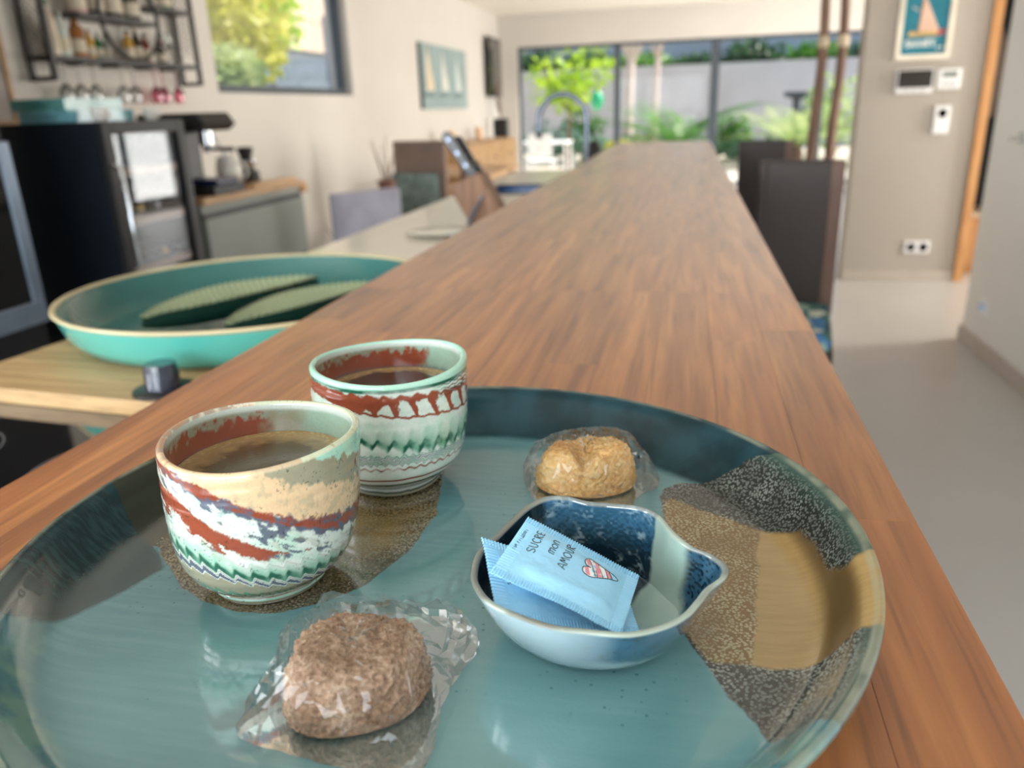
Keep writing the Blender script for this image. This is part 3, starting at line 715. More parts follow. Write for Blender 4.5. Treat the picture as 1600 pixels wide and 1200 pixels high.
# ================================================================== CERAMIC TRAY
TC, TR, TRZ = np.array([-.0976, .2828]), .1733, .031
TF = .0085                                    # height of the tray's floor above the bar
TZ = BZ+TF
def loc2(px, py, z=TZ):
    q = at_z(px, py, z); return (q[0]-TC[0], q[1]-TC[1])
def sdf_poly(poly, X, Y):
    P = np.array(poly); n = len(P); d = np.full(X.shape, 1e9); ins = np.zeros(X.shape, bool)
    for i in range(n):
        a, b = P[i], P[(i+1) % n]; e = b-a
        t = np.clip(((X-a[0])*e[0]+(Y-a[1])*e[1])/(e@e), 0, 1)
        d = np.minimum(d, np.hypot(X-a[0]-t*e[0], Y-a[1]-t*e[1]))
        c = ((a[1] <= Y) & (b[1] > Y)) | ((b[1] <= Y) & (a[1] > Y))
        with np.errstate(divide='ignore', invalid='ignore'):
            xi = a[0]+(Y-a[1])/(b[1]-a[1]+1e-30)*(b[0]-a[0])
        ins ^= c & (X < xi)
    return np.where(ins, d, -d)
def outl(ang, k=1.25): return (TR*k*math.cos(ang), TR*k*math.sin(ang))
def arc_out(p, q, n=12, k=1.3, ccw=True):
    a, b = math.atan2(p[1], p[0]), math.atan2(q[1], q[0])
    if ccw and b < a: b += 2*math.pi
    if not ccw and b > a: b -= 2*math.pi
    return [outl(a+(b-a)*i/n, k) for i in range(n+1)]
# glaze dips traced on the tray's floor, and a dark reflection at left
R_dip = [loc2(*p) for p in ((1204, 1175), (1183, 1142), (1142, 1096), (1108, 1046), (1067, 987), (1050, 900), (1042, 830), (1034, 800), (1031, 777), (1040, 763), (1062, 756), (1137, 757), (1200, 770), (1250, 780))]
R_dip = R_dip+arc_out(R_dip[-1], R_dip[0], ccw=False)
R_och = [loc2(*p) for p in ((1112, 1036), (1060, 975), (1046, 900), (1040, 830), (1034, 790), (1046, 780), (1125, 808), (1200, 837), (1250, 854), (1268, 876), (1292, 920), (1318, 940))]
R_och = R_och+[loc2(1425, 935), loc2(1420, 1075), loc2(1310, 1056), loc2(1250, 1054), loc2(1167, 1040)]
L_dip = [loc2(*p) for p in ((130, 778), (208, 833), (246, 858), (262, 886), (285, 918), (315, 940), (360, 955), (420, 962), (500, 946), (570, 916), (640, 862), (678, 805), (692, 760), (690, 730), (640, 690))]
L_dip = L_dip+[loc2(560, 640), loc2(420, 640)]+arc_out(loc2(300, 690), loc2(130, 778), 6)
L_refl = [loc2(*p) for p in ((258, 888), (246, 858), (208, 833), (137, 812), (129, 779))]
L_refl = L_refl+arc_out(loc2(129, 779), loc2(-120, 1090), 10)+[loc2(-20, 1042), loc2(0, 1032)]
nr, na = 150, 420
prof = [(0.0005, TF), (.02, TF), (.05, TF), (.08, TF), (.11, TF), (.135, TF+.0003), (.146, TF+.001), (.153, TF+.0035), (.158, TF+.008), (.1625, TF+.0140), (.166, TF+.0192), (.1695, TRZ-.001), (.1712, TRZ+.0002), (.1728, TRZ), (.1735, TRZ-.0012), (.1732, TRZ-.003), (.171, TRZ-.0075), (.166, .015), (.160, .008), (.150, .0035), (.138, .0015), (.13, .0008), (.12, .0004), (.05, .0004), (.0005, .0004)]
prof = smooth_open(prof, 400)
prof = prof[np.unique(np.r_[0, np.linspace(0, 399, nr).astype(int)])]
th = np.arange(na)/na*2*math.pi
rr_ = prof[:, :1]*(1+.004*np.sin(2*th+.6)+.002*np.sin(5*th))[None, :]
X = rr_*np.cos(th); Y = rr_*np.sin(th); Z = np.broadcast_to(prof[:, 1:], X.shape).copy()
Z = Z+.0006*np.sin(3*th+1)[None, :]*(prof[:, :1]/TR)**4
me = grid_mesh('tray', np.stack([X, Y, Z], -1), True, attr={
    'rdip': sdf_poly(R_dip, X, Y), 'roch': sdf_poly(R_och, X, Y), 'ldip': sdf_poly(L_dip, X, Y), 'lrefl': sdf_poly(L_refl, X, Y),
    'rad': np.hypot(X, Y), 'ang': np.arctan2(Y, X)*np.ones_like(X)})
def tray_mat():
    m, nt, b = base_mat('tray_glaze'); lk = nt.links.new
    def A(n): a = node(nt, 'ShaderNodeAttribute'); a.attribute_name = n; return a.outputs['Fac']
    def MR(src, a, b_, c=0., d=1., smooth=True):
        x = node(nt, 'ShaderNodeMapRange'); x.interpolation_type = 'SMOOTHSTEP' if smooth else 'LINEAR'
        x.inputs[1].default_value = a; x.inputs[2].default_value = b_; x.inputs[3].default_value = c; x.inputs[4].default_value = d
        lk(src, x.inputs[0]); return x.outputs[0]
    def MIX(f, c1, c2):
        x = node(nt, 'ShaderNodeMix', data_type='RGBA')
        for s, i in ((f, 0), (c1, 6), (c2, 7)):
            if isinstance(s, tuple): x.inputs[i].default_value = (*s, 1)
            elif isinstance(s, float): x.inputs[i].default_value = s
            else: lk(s, x.inputs[i])
        return x.outputs[2]
    def MATH(op, a, b_=None):
        x = node(nt, 'ShaderNodeMath', operation=op)
        for i, s in enumerate((a, b_)):
            if s is None: continue
            if isinstance(s, float): x.inputs[i].default_value = s
            else: lk(s, x.inputs[i])
        return x.outputs[0]
    tc = node(nt, 'ShaderNodeTexCoord').outputs['Object']
    def NOISE(sc, det=3, stretch=None, dist=0):
        src = tc
        if stretch:
            mp = node(nt, 'ShaderNodeMapping'); mp.inputs['Scale'].default_value = stretch; lk(tc, mp.inputs[0]); src = mp.outputs[0]
        n = node(nt, 'ShaderNodeTexNoise'); n.inputs['Scale'].default_value = sc; n.inputs['Detail'].default_value = det; n.inputs['Distortion'].default_value = dist
        lk(src, n.inputs['Vector']); return n.outputs['Fac']
    def MIX_F(f): return MR(MATH('MULTIPLY', f, front_), 0., 1., .9, .10)
    wob = MATH('MULTIPLY', MATH('SUBTRACT', NOISE(60, 2), .5), .006)
    def region(n, soft=.0012): return MR(MATH('ADD', A(n), wob), -soft*.5, soft*.5)
    # crackle: cells of pale glaze
    vo = node(nt, 'ShaderNodeTexVoronoi'); vo.inputs['Scale'].default_value = 760; vo.feature = 'F1'; lk(tc, vo.inputs['Vector'])
    big = NOISE(26, 2)
    dots = MR(vo.outputs['Distance'], .34, .6, .85, 0.)
    dots = MATH('MULTIPLY', dots, MR(NOISE(34, 2), .34, .56, .4, 1.))
    base = MIX(MR(NOISE(7, 4), .3, .7), L(74, 120, 128), L(102, 146, 148))
    streak = NOISE(1, 4, (22, 300, 22))
    base = MIX(MR(streak, .35, .75, 0., .25), base, L(116, 158, 158))
    vs = node(nt, 'ShaderNodeTexVoronoi'); vs.inputs['Scale'].default_value = 230; lk(tc, vs.inputs['Vector'])
    pin = MATH('MULTIPLY', MR(vs.outputs['Distance'], .1, .18, 1., 0.), MR(NOISE(18, 2), .5, .6))
    base = MIX(MATH('MULTIPLY', pin, .6), base, L(34, 84, 92))
    # dark rim glaze on the slope, running further down at the back
    sxyz = node(nt, 'ShaderNodeSeparateXYZ'); lk(tc, sxyz.inputs[0])
    yb_ = MR(sxyz.outputs['Y'], -.05, .14, .153, .1405)
    rimm = MR(MATH('SUBTRACT', MATH('ADD', A('rad'), MATH('MULTIPLY', wob, .6)), yb_), -.0035, .005)
    rimc = MIX(MR(NOISE(40, 3), .35, .65), L(14, 42, 48), L(28, 62, 70))
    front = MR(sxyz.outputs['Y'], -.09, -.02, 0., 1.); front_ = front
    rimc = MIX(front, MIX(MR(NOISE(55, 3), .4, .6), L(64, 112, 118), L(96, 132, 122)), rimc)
    col = MIX(rimm, base, rimc)
    # dark reflection at left painted into the teal, with brushed streaks
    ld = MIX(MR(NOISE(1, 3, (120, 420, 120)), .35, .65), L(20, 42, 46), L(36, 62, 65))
    col = MIX(region('lrefl', .004), col, ld)
    # left brown dip
    lb = MIX(MR(big, .35, .65), L(84, 68, 36), L(132, 108, 60))
    lb = MIX(MATH('MULTIPLY', dots, .55), lb, L(150, 140, 108))
    edge = MR(A('ldip'), .002, .02, 1., 0.)
    lb = MIX(MATH('MULTIPLY', edge, .55), lb, MIX(dots, L(40, 38, 32), L(140, 140, 124)))
    lb = MIX(MR(A('rad'), .128, .15), lb, L(44, 48, 38))
    col = MIX(region('ldip'), col, lb)
    # right dip: dark speckled glaze round an ochre field
    rd = MIX(dots, L(40, 42, 38), L(136, 142, 134))
    rd = MIX(MR(A('rad'), .163, .171), rd, L(52, 74, 66))
    col = MIX(region('rdip'), col, rd)
    oc = MIX(MR(NOISE(1, 4, (60, 420, 60)), .35, .65), L(153, 126, 78), L(162, 134, 85))
    ocl = MIX(MATH('MULTIPLY', dots, .85), L(112, 86, 42), L(178, 170, 134))
    oc = MIX(MR(MATH('SUBTRACT', MATH('ADD', sxyz.outputs['X'], wob), MATH('MULTIPLY', sxyz.outputs['Y'], .1)), .1300, .1325), ocl, oc)
    oc = MIX(MATH('MULTIPLY', MR(A('rad'), .152, .158), MR(A('rad'), .168, .163)), oc, L(96, 76, 44))
    col = MIX(region('roch', .003), col, oc)
    # pale worn lip
    lip = MATH('MULTIPLY', MR(sxyz.outputs['Z'], TRZ-.0012, TRZ), MR(NOISE(60, 2), .3, .6, .2, 1.))
    col = MIX(MATH('MULTIPLY', lip, .55), col, L(150, 150, 128))
    lk(col, b.inputs['Base Color'])
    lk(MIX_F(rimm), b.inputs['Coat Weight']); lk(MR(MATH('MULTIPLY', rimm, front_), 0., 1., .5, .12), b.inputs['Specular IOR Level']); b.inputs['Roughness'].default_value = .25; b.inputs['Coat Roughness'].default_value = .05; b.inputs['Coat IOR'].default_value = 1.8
    hgt = MATH('ADD', MATH('MULTIPLY', dots, .35), MATH('MULTIPLY', NOISE(1, 3, (90, 500, 90)), .12))
    bp = node(nt, 'ShaderNodeBump'); bp.inputs['Strength'].default_value = .10; bp.inputs['Distance'].default_value = .0006
    lk(hgt, bp.inputs['Height']); lk(bp.outputs[0], b.inputs['Normal'])
    return m
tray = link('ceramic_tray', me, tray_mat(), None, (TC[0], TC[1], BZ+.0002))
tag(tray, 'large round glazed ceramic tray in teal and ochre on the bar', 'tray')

# ================================================================== CUPS
MINT, WHITE, RUST, SLATE, GREEN, DGREEN, BEIGE, OLIVE = [lin(c) for c in ((160, 204, 184), (208, 217, 208), (140, 68, 46), (84, 92, 108), (58, 148, 112), (22, 86, 66), (214, 184, 146), (150, 146, 122))]
def lay(col, m, c):
    return col*(1-m[..., None])+np.asarray(c)*m[..., None]
def tri(x):
    return 2*np.abs(x-np.floor(x+.5))*2-1          # -1..1
def saw(x):
    f = x-np.floor(x); return np.where(f < .7, f/.7, (1-f)/.3)*2-1
def band(v, lo, hi, s=.008):
    return sstep(lo-s, lo+s, v)*(1-sstep(hi-s, hi+s, v))
def comb_wave(t, n, ph=0.):
    p_ = t*n+ph; return np.sin(p_+.75*np.sin(p_))
def grad_noise(t, v, seed):
    """noise drawn out along the potter's diagonal"""
    return fbm(t*9+v*9, v*26+t*5, 0, seed, 4)-.5
def paint_front(t, v):
    """front cup: beige over white, rust streak, green and slate combed bands"""
    I = np.interp
    n1 = fbm(t*5, v*9, 0, 3)-.5; n2 = fbm(t*16, v*22, 0, 8)-.5; n3 = fbm(t*45, v*60, 0, 21, 3)-.5; ns = grad_noise(t, v, 15)
    cb = comb_wave(t, 36, v*7)
    bl = I(t, [-3.1, -1.16, -.66, -.34, -.09, .16, .47, .75, 1.3, 3.1], [1.1, 1.0, .946, .841, .767, .684, .614, .578, .52, .45])
    slo = I(t, [-3.1, -1.09, -.67, -.24, .04, .36, .61, 1.2, 3.1], [1.05, .96, .87, .735, .651, .561, .47, .42, .4])
    rt_ = I(t, [-3.1, -.98, -.61, -.23, .02, .2], [1.0, .832, .682, .562, .476, .43]); rb_ = I(t, [-3.1, -.95, -.57, -.13, .02, .2], [.85, .705, .563, .468, .452, .43])
    gt = I(t, [-3.1, -.89, -.4, -.06, .36, 1.1, 3.1], [.75, .568, .427, .39, .36, .29, .25]); gb = I(t, [-3.1, -.81, -.28, .01, .39, 1.1, 3.1], [.55, .425, .315, .281, .239, .21, .2])
    s2 = I(t, [-3.1, -.72, -.08, .41, 1.1], [.5, .345, .239, .186, .16])
    col = np.broadcast_to(WHITE, t.shape+(3,)).copy()
    col = lay(col, sstep(-.05, .25, n1+.5*ns)*.6, MINT)
    # slate feathers hanging below the seam
    f = sstep(.06, .16, ns+.25*n1+.06*cb-.45*np.clip(slo-v, 0, 1)+.02)*band(v, gt+.03, slo+.02, .03)
    col = lay(col, f*.95, SLATE)
    col = lay(col, sstep(.10, .2, grad_noise(t, v, 91)+.1*n1)*band(v, gt, slo, .03)*.35, OLIVE)
    # rust streak with ragged ends
    w_ = (rt_-rb_); mid = (rt_+rb_)/2
    m = sstep(.012, -.004, np.abs(v-mid+.06*ns+.03*n3)-w_*.5*(1+1.6*ns)-.006)*sstep(.22, .12, t+1.2*ns)
    rc_ = RUST*(1+.0)
    col = lay(col, m, rc_)
    col = lay(col, m*sstep(.1, .25, n2)*.3, lin((112, 52, 36)))
    # beige shoulder, olive cloud, mint edge at the lip
    be = lay(np.broadcast_to(BEIGE, t.shape+(3,)).copy(), sstep(.08, .22, n2+.5*n1)*.45, OLIVE*1.15)
    m = sstep(-.007, .007, v-bl+.02*cb*.6+.07*n2); col = col*(1-m[..., None])+be*m[..., None]
    b2 = I(t, [-.3, -.01, .18, .48, .78, 1.3], [1.1, .975, .9, .837, .775, .70])
    col = lay(col, sstep(-.012, .012, v-b2+.012*cb+.08*n2)*(t > -.3), OLIVE)
    b3 = I(t, [.2, .39, .59, .95, 1.4], [1.1, 1.0, .965, .905, .83])
    col = lay(col, sstep(-.01, .01, v-b3+.01*cb+.07*n2)*(t > .2), MINT*1.1)
    col = lay(col, sstep(.05, .12, n2+.4*n3)*band(v, .80, .87, .015)*sstep(.85, 1.0, t), RUST)
    # seam: slate cloud with rust thread
    mid = (bl+slo)/2; hw = np.maximum((bl-slo)*.5, .03)
    col = lay(col, sstep(.014, -.012, np.abs(v-mid+.05*n2+.012*cb)-hw*(1.0+1.8*ns+1.2*n1)), SLATE)
    col = lay(col, sstep(.012, -.006, np.abs(v-mid-.2*hw+.09*ns+.05*n1)-hw*(.34+1.6*n2)), RUST)
    col = lay(col, sstep(.010, -.004, np.abs(v-bl+.012+.09*n2)-.010*(1+4*n1))*.8, RUST*.9)
    # combed green band
    zig = .020*cb; h_ = (gt-gb); k = (v-gb-zig)/np.maximum(h_, .02)
    col = lay(col, band(k, 0, 1, .12)*np.clip(1.0-k*.8, 0, 1)*.9, GREEN)
    col = lay(col, band(k, -.02, .45, .12)*np.clip(.75+1.5*n1+.35*cb, 0, 1), DGREEN)
    col = lay(col, band(k, 1.0, 1.06, .04)*.55, lin((134, 110, 96)))
    kk = v-gb-zig
    col = lay(col, (kk < -.002)*1.0, WHITE*.85)
    col = lay(col, band(kk, -.018, -.012, .003)*.8, OLIVE*.55)
    s2w = v-s2-.014*comb_wave(t, 36, v*7+.5)
    col = lay(col, (kk < -.026)*1.0, SLATE)
    col = lay(col, (s2w < .004)*1.0, WHITE*.9)
    col = lay(col, (s2w < -.004)*1.0, OLIVE)
    g2 = v-(s2*.55-.012+.016*comb_wave(t, 36, 1.1))
    col = lay(col, band(g2, 0, .045, .012)*.7, GREEN*.85); col = lay(col, band(g2, -.006, .004, .004)*.6, WHITE)
    for a_, c_ in ((.085, WHITE*.85), (.07, OLIVE*.6), (.058, MINT*.8), (.042, OLIVE*.9), (.022, WHITE*.7)):
        col = lay(col, (v < a_+.012*n1)*1.0, c_)
    sp = sstep(.82, .86, vnoise(t*60, v*90, 0, 77))*(vnoise(t*9, v*9, 0, 5) > .58)*.6
    return lay(col, sp, DGREEN*.3)
def paint_rear(t, v):
    """rear cup: rust band under the rim, combed greens below"""
    I = np.interp
    n1 = fbm(t*5, v*9, 0, 33)-.5; n2 = fbm(t*16, v*22, 0, 38)-.5; n3 = fbm(t*40, v*50, 0, 41, 3)-.5; ns = grad_noise(t, v, 45)
    cb = comb_wave(t, 32, -v*9)
    col = np.broadcast_to(WHITE, t.shape+(3,)).copy()
    col = lay(col, sstep(-.1, .25, n1+.4*n2)*.45+.05, MINT)
    # rust band, solid at left, breaking into pale combed teeth at right
    top = I(t, [-3.1, -1.36, -.76, -.35, 0, .35, 1.15], [.93, .965, .965, .945, .935, .93, .86])+.012*cb*(t > -.6)+.03*n2
    line = I(t, [-3.1, -1.2, -.85, -.33, .07, .43, .79, 1.14], [.87, .89, .87, .805, .765, .741, .711, .681])+.006*cb+.012*n2
    bot = I(t, [-.45, -.2, -.05, .25, .55, 1.15], [.0, .02, .11, .13, .155, .15])+line+.05*n2
    col = lay(col, sstep(-.008, .008, v-bot)*(1-sstep(-.01, .01, v-top)), RUST)
    pk = comb_wave(t, 26, v*16)
    m = sstep(.35, .6, pk+1.3*n2+.5*(v-line)/.1-.15)*band(v, line, bot+.01, .008)
    col = lay(col, m, RUST)
    col = lay(col, sstep(.15, .25, ns)*band(v, top-.01, top+.05, .01)*.9, RUST)
    col = lay(col, band(v-line, -.009, .010, .004)*1.0, RUST*.95)
    # green lip lines
    col = lay(col, sstep(.975, .985, v+.02*np.maximum(t, 0)), MINT)
    col = lay(col, band(v+.03*np.maximum(t-.3, 0)+.008*n1, .962, .990, .006)*np.clip(.8+1.2*n1, 0, 1), DGREEN)
    for k in range(4):
        a = .955-.028*k-.02*np.maximum(t, 0)+.005*np.sin(t*40)
        col = lay(col, band(v-a-.006*n2, -.004, .005, .003)*sstep(.45, .8, t), lin((86, 54, 46)) if k % 2 else DGREEN*.8)
    # green combed band
    gb = I(t, [-3.1, -.34, .05, .33, .66, 1.12], [.56, .545, .505, .468, .45, .43]); gt = I(t, [-3.1, -.33, .43, 1.1], [.66, .64, .64, .60])
    k = (v-gb-.024*cb)/(gt-gb)
    col = lay(col, band(k, 0, 1.1, .2)*np.clip(.95-k*.8, 0, 1), GREEN)
    col = lay(col, band(k, -.03, .42, .1)*np.clip(.55+1.6*n2+.6*comb_wave(t, 32, -v*9+1.2), 0, 1), DGREEN)
    # slate ripples, rust ripple
    rip = .009*np.sin(t*62+7*n1)+.03*n2
    s0 = I(t, [-3.1, -.36, .43, 1.01], [.42, .385, .365, .345])
    for k in range(5):
        col = lay(col, band(v-(s0+.017*k+rip), -.004, .006, .004)*.8, (SLATE, GREEN*.8, SLATE*1.2, SLATE*.8, GREEN*.6)[k])
    col = lay(col, band(v-(.335-.012*t+.010*np.sin(t*44)+.012*n2), -.009, .007, .004)*np.clip(.9+2*n1, 0, 1), RUST*.9)
    wv = .012*n1-.01*t*t
    for a_, b_, c_ in ((.215, .235, RUST*.75), (.180, .215, WHITE*.9), (.145, .18, lin((96, 122, 106))), (.125, .145, WHITE*.9), (.085, .125, lin((76, 98, 86))), (.06, .085, WHITE*.7), (.035, .06, lin((70, 84, 74))), (.015, .035, OLIVE), (-1, .015, lin((58, 62, 54)))):
        col = lay(col, band(v+wv, a_, b_, .005), c_)
    return col
def paint_inside(seed, left, right):
    def f(t, v):
        n1 = fbm(t*4, v*7, 0, seed)-.5; n2 = fbm(t*14, v*24, 0, seed+3)-.5
        col = np.broadcast_to(OLIVE*.8, t.shape+(3,)).copy()
        col = lay(col, sstep(.0, .25, n1+.1)*.7, lin((138, 148, 136)))
        col = lay(col, sstep(.55, .8, v+.25*n2)*sstep(-.2, .2, np.sin(t*1.0+right))*.6, MINT*.8)
        a = np.cos(t-left)
        col = lay(col, sstep(.35, .6, a+.5*n1)*band(v+.2*n2, .60, .93, .03), RUST*.9)
        dash = sstep(-.2, .2, np.sin(t*22+3*n1))
        col = lay(col, band(v+.03*n1, .66, .72, .02)*dash*.8, SLATE*.9)
        col = lay(col, band(v+.03*n2, .76, .79, .012)*.6, SLATE)
        col = lay(col, sstep(.955, .985, v), WHITE*.85)
        return col
    return f
M_cup = vcol_mat('cup_glaze', .16, .7, 0, speck=(900, .05))
def make_cup(label, base, lean, H, prof_o, paint, inside, level, crema, seed):
    c = thing('coffee_cup', tuple(base), label, 'cup', 'marbled coffee cups on the tray')
    na_ = 800; th = np.arange(na_)/na_*2*math.pi
    po_ = smooth_open(prof_o, 210)
    tk = .0032
    Rr = po_[-1, 0]
    pin = np.array([(r-tk*(1 if z > .01 else 1.3), z) for r, z in po_[::-1] if z > .0065])
    lipa = np.linspace(0, math.pi, 9)[1:-1]
    lip = np.c_[Rr-tk/2+tk/2*np.cos(lipa), po_[-1, 1]+tk*.5*np.sin(lipa)]
    bot = np.array([(.0005, po_[0, 1]+.001), (po_[0, 0]*.75, po_[0, 1]+.001), (po_[0, 0]*.86, po_[0, 1])])
    inn = pin[::2]; inn = np.vstack([inn, [(inn[-1, 0]*.6, .0062), (.0005, .006)]])
    P = np.vstack([bot, po_, lip, inn])
    side = np.r_[np.zeros(len(bot)+len(po_)), np.full(len(lip), .5), np.ones(len(inn))]
    view = math.atan2(-base[1], -base[0])
    t = (th-view+math.pi) % (2*math.pi)-math.pi                # 0 towards the viewer, + to the right
    T = np.broadcast_to(t, (len(P), na_)); Vn = np.broadcast_to(P[:, 1:]/H, T.shape)
    rad = P[:, :1]*(1+.006*np.sin(2*th+seed)+.003*np.sin(3*th+2*seed))[None, :]*np.ones_like(T)
    rad = rad+(.00007*np.sin(P[:, 1:]*2*math.pi/.0052))*(side[:, None] < .4)*(Vn > .05)
    x = rad*np.cos(th); y = rad*np.sin(th); z = P[:, 1:]+(Vn**3)*.0011*np.sin(2*th+seed*1.7)[None, :]
    z = np.broadcast_to(z, x.shape).copy()
    x = x+lean[0]*z; y = y+lean[1]*z; z = z+lean[2]*(x*math.cos(view+math.pi/2)+y*math.sin(view+math.pi/2))*np.clip(Vn, 0, 1)**2
    co = paint(T, Vn); ci = inside(T, Vn)
    m = side[:, None, None]
    lipc = np.where((m > .4) & (m < .6), 1, 0)
    col = np.where(m < .4, co, ci)
    col = np.where(lipc, co*.5+np.asarray(BEIGE if seed < 2 else MINT)*.5, col)
    me = grid_mesh('body', np.stack([x, y, z], -1), True, cols=col)
    link('body', me, M_cup, None).parent = c
    # coffee
    rin = np.interp(level, pin[::-1, 1], pin[::-1, 0])-.0002
    rr2 = np.linspace(0.0004, 1, 60)[:, None]*rin; th2 = np.arange(160)/160*2*math.pi
    xx = rr2*np.cos(th2); yy = rr2*np.sin(th2); f = rr2/rin*np.ones_like(xx)
    n = fbm(xx*220, yy*220, 0, 51+seed)-.5
    cc = np.broadcast_to(lin((46, 34, 22)) if seed > 2 else lin((74, 62, 40)), xx.shape+(3,)).copy()
    cc = lay(cc, sstep(.62+crema, .9, f+.25*n), lin((150, 124, 82)))
    cc = lay(cc, sstep(.25, .45, fbm(xx*900, yy*900, 0, 9)-.3)*sstep(.8, .95, f), lin((176, 152, 108)))
    zz = level+.0006*sstep(.93, 1.0, f)
    o = link('coffee', grid_mesh('coffee', np.stack([xx+lean[0]*level, yy+lean[1]*level, zz], -1), True, cols=cc), vcol_mat('coffee_surface', .12, .3, .15, 700), None)
    o.parent = c; o['label'] = 'dark coffee with tan crema ring'
    return c
PF1 = [(.0215, 0), (.0232, .0008), (.0245, .0032), (.0243, .005), (.0285, .0078), (.0328, .0125), (.0358, .019), (.0376, .027), (.0387, .037), (.0393, .048), (.0395, .058), (.0395, .0655)]
PF2 = [(.0240, 0), (.0252, .0008), (.0262, .0035), (.0266, .0055), (.0305, .0085), (.0350, .013), (.0380, .019), (.0398, .028), (.0406, .038), (.0408, .048), (.0408, .058), (.0407, .0655)]
c1 = at_z(432, 943, TZ); d1 = c1[:2]/np.linalg.norm(c1[:2]); c1 = np.array([*(c1[:2]+d1*.0225), TZ+.0003])
c2 = at_z(632, 778, TZ); d2 = c2[:2]/np.linalg.norm(c2[:2]); c2 = np.array([*(c2[:2]+d2*.0245), TZ+.0003])
make_cup('nearest marbled cup with beige shoulder and rust streak holding coffee', c1, (.055, .03, 0.0), .0655, PF1, paint_front, paint_inside(60, -2.2, .6), .0515, -.05, 1)
make_cup('rear marbled cup with rust band under green rim holding black coffee', c2+np.array([-.0045, 0, 0]), (.03, .02, 0.0), .0655, PF2, paint_rear, paint_inside(80, -2.6, .2), .0500, .14, 4)

# ================================================================== LEAF BOWL
BH = .030
rim_px = [(735, 900), (744, 866), (772, 838), (806, 805), (826, 789), (852, 778), (884, 777), (918, 785), (955, 788), (1000, 793), (1030, 806), (1056, 834), (1085, 857), (1114, 869), (1137, 886), (1136, 904), (1112, 924), (1096, 945), (1075, 967), (1040, 985), (985, 997), (920, 993), (860, 985), (800, 965), (760, 945), (741, 922)]
rim_dz = [.000, .001, .002, .003, .004, .005, .004, .002, .001, .001, .001, .001, .000, -.001, -.001, -.001, -.001, 0, 0, 0, 0, 0, 0, 0, 0, 0]
NB = 420
rimw = np.array([at_z(x, y, TZ+BH+dz) for (x, y), dz in zip(rim_px, rim_dz)])
rimw = smooth_closed(rimw, NB)
bcen = np.array([*rimw[:, :2].mean(0), TZ])
bb_ = at_z(925, 960, TZ); base_c = np.array([bb_[0], bb_[1], TZ])
ang_b = np.arctan2(rimw[:, 1]-bcen[1], rimw[:, 0]-bcen[0])
bowl = thing('leaf_bowl', tuple(base_c), 'small leaf-shaped glazed bowl with pointed spout on the tray', 'bowl')
def bowl_ring(s, h, inset):
    """outline at radius fraction s, height fraction h, drawn in by inset"""
    d = rimw[:, :2]-bcen[:2]; ln = np.linalg.norm(d, axis=1)[:, None]; u = d/ln
    rnd = .031                                              # the foot is nearly round
    tgt = base_c[None, :2]+u*rnd
    k = s
    xy = tgt*(1-k)+(bcen[:2]+d)*k - u*inset
    z = TZ+.0004+(rimw[:, 2]-TZ)*h
    return np.c_[xy, z]
rows = []; side = []; hts = []
for s in np.linspace(.02, 1, 8):                           # underside of the foot
    q = bowl_ring(0, 0, 0); rows.append(np.c_[base_c[:2]+(q[:, :2]-base_c[:2])*s, q[:, 2]]); side.append(0); hts.append(0)
for h in np.linspace(.02, .97, 46):
    rows.append(bowl_ring(h**.62, h, 0)); side.append(0); hts.append(h)
for a in np.linspace(0, math.pi, 9)[1:-1]:
    q = bowl_ring(1, 1, .0013*(1-math.cos(a))); q[:, 2] += .0009*math.sin(a)-.0003; rows.append(q); side.append(.5); hts.append(1)
for h in np.linspace(.97, .10, 60):
    rows.append(bowl_ring(h**.62, h, .0026)); side.append(1); hts.append(h)
last = rows[-1]
for s in np.linspace(1, .01, 26)[1:]:
    q = last.copy(); q[:, :2] = base_c[:2]+(last[:, :2]-base_c[:2])*s; q[:, 2] = TZ+.0028+(last[:, 2]-TZ-.0028)*s**2; rows.append(q); side.append(1); hts.append(.1*s)
Vb = np.array(rows); sd_ = np.array(side)[:, None]*np.ones((1, NB)); hh = np.array(hts)[:, None]*np.ones((1, NB))
# keep the wavy fluting of the wall
XX, YY = Vb[:, :, 0]-base_c[0], Vb[:, :, 1]-base_c[1]
n1 = fbm(XX*60, YY*60, Vb[:, :, 2]*60, 5)-.5; n2 = fbm(XX*240, YY*240, Vb[:, :, 2]*240, 9)-.5
def in_px(poly, z):                                        # photo outline -> SDF on the bowl
    P = [at_z(x, y, z)[:2]-base_c[:2] for x, y in poly]; return sdf_poly(P, XX, YY)
CEL, NAVY, SEA, PALE = lin((150, 176, 166)), lin((14, 34, 46)), lin((54, 96, 122)), lin((172, 196, 204))
col = np.broadcast_to(CEL, XX.shape+(3,)).copy()
col = lay(col, sstep(-.2, .3, n1)*.5, lin((168, 188, 176)))
ins = sd_ > .6; TZr = TZ+BH*.75
back = in_px([(800, 815), (850, 776), (884, 770), (960, 780), (1010, 788), (1042, 806), (1030, 835), (1000, 862), (985, 880), (960, 872), (900, 860), (850, 838)], TZr)
crys = sstep(.35, .65, vnoise(XX*900, YY*900, Vb[:, :, 2]*900, 3)+.6*n1)
bc = lay(np.broadcast_to(NAVY*1.3, XX.shape+(3,)).copy(), np.clip(sstep(.35, 1, hh)*.75+.5*crys*sstep(.25, .8, hh), 0, 1), SEA)
bc = lay(bc, crys*sstep(.5, .8, n2+.5)*.5, PALE)
m = sstep(-.001, .001, back+.006*n1)*ins; col = col*(1-m[..., None])+bc*m[..., None]
leftd = in_px([(700, 1000), (700, 850), (790, 800), (850, 800), (850, 900), (800, 985), (850, 1010), (960, 1010), (900, 960), (780, 960)], TZr)
col = lay(col, sstep(-.002, .002, leftd+.006*n1)*ins, NAVY*.9)
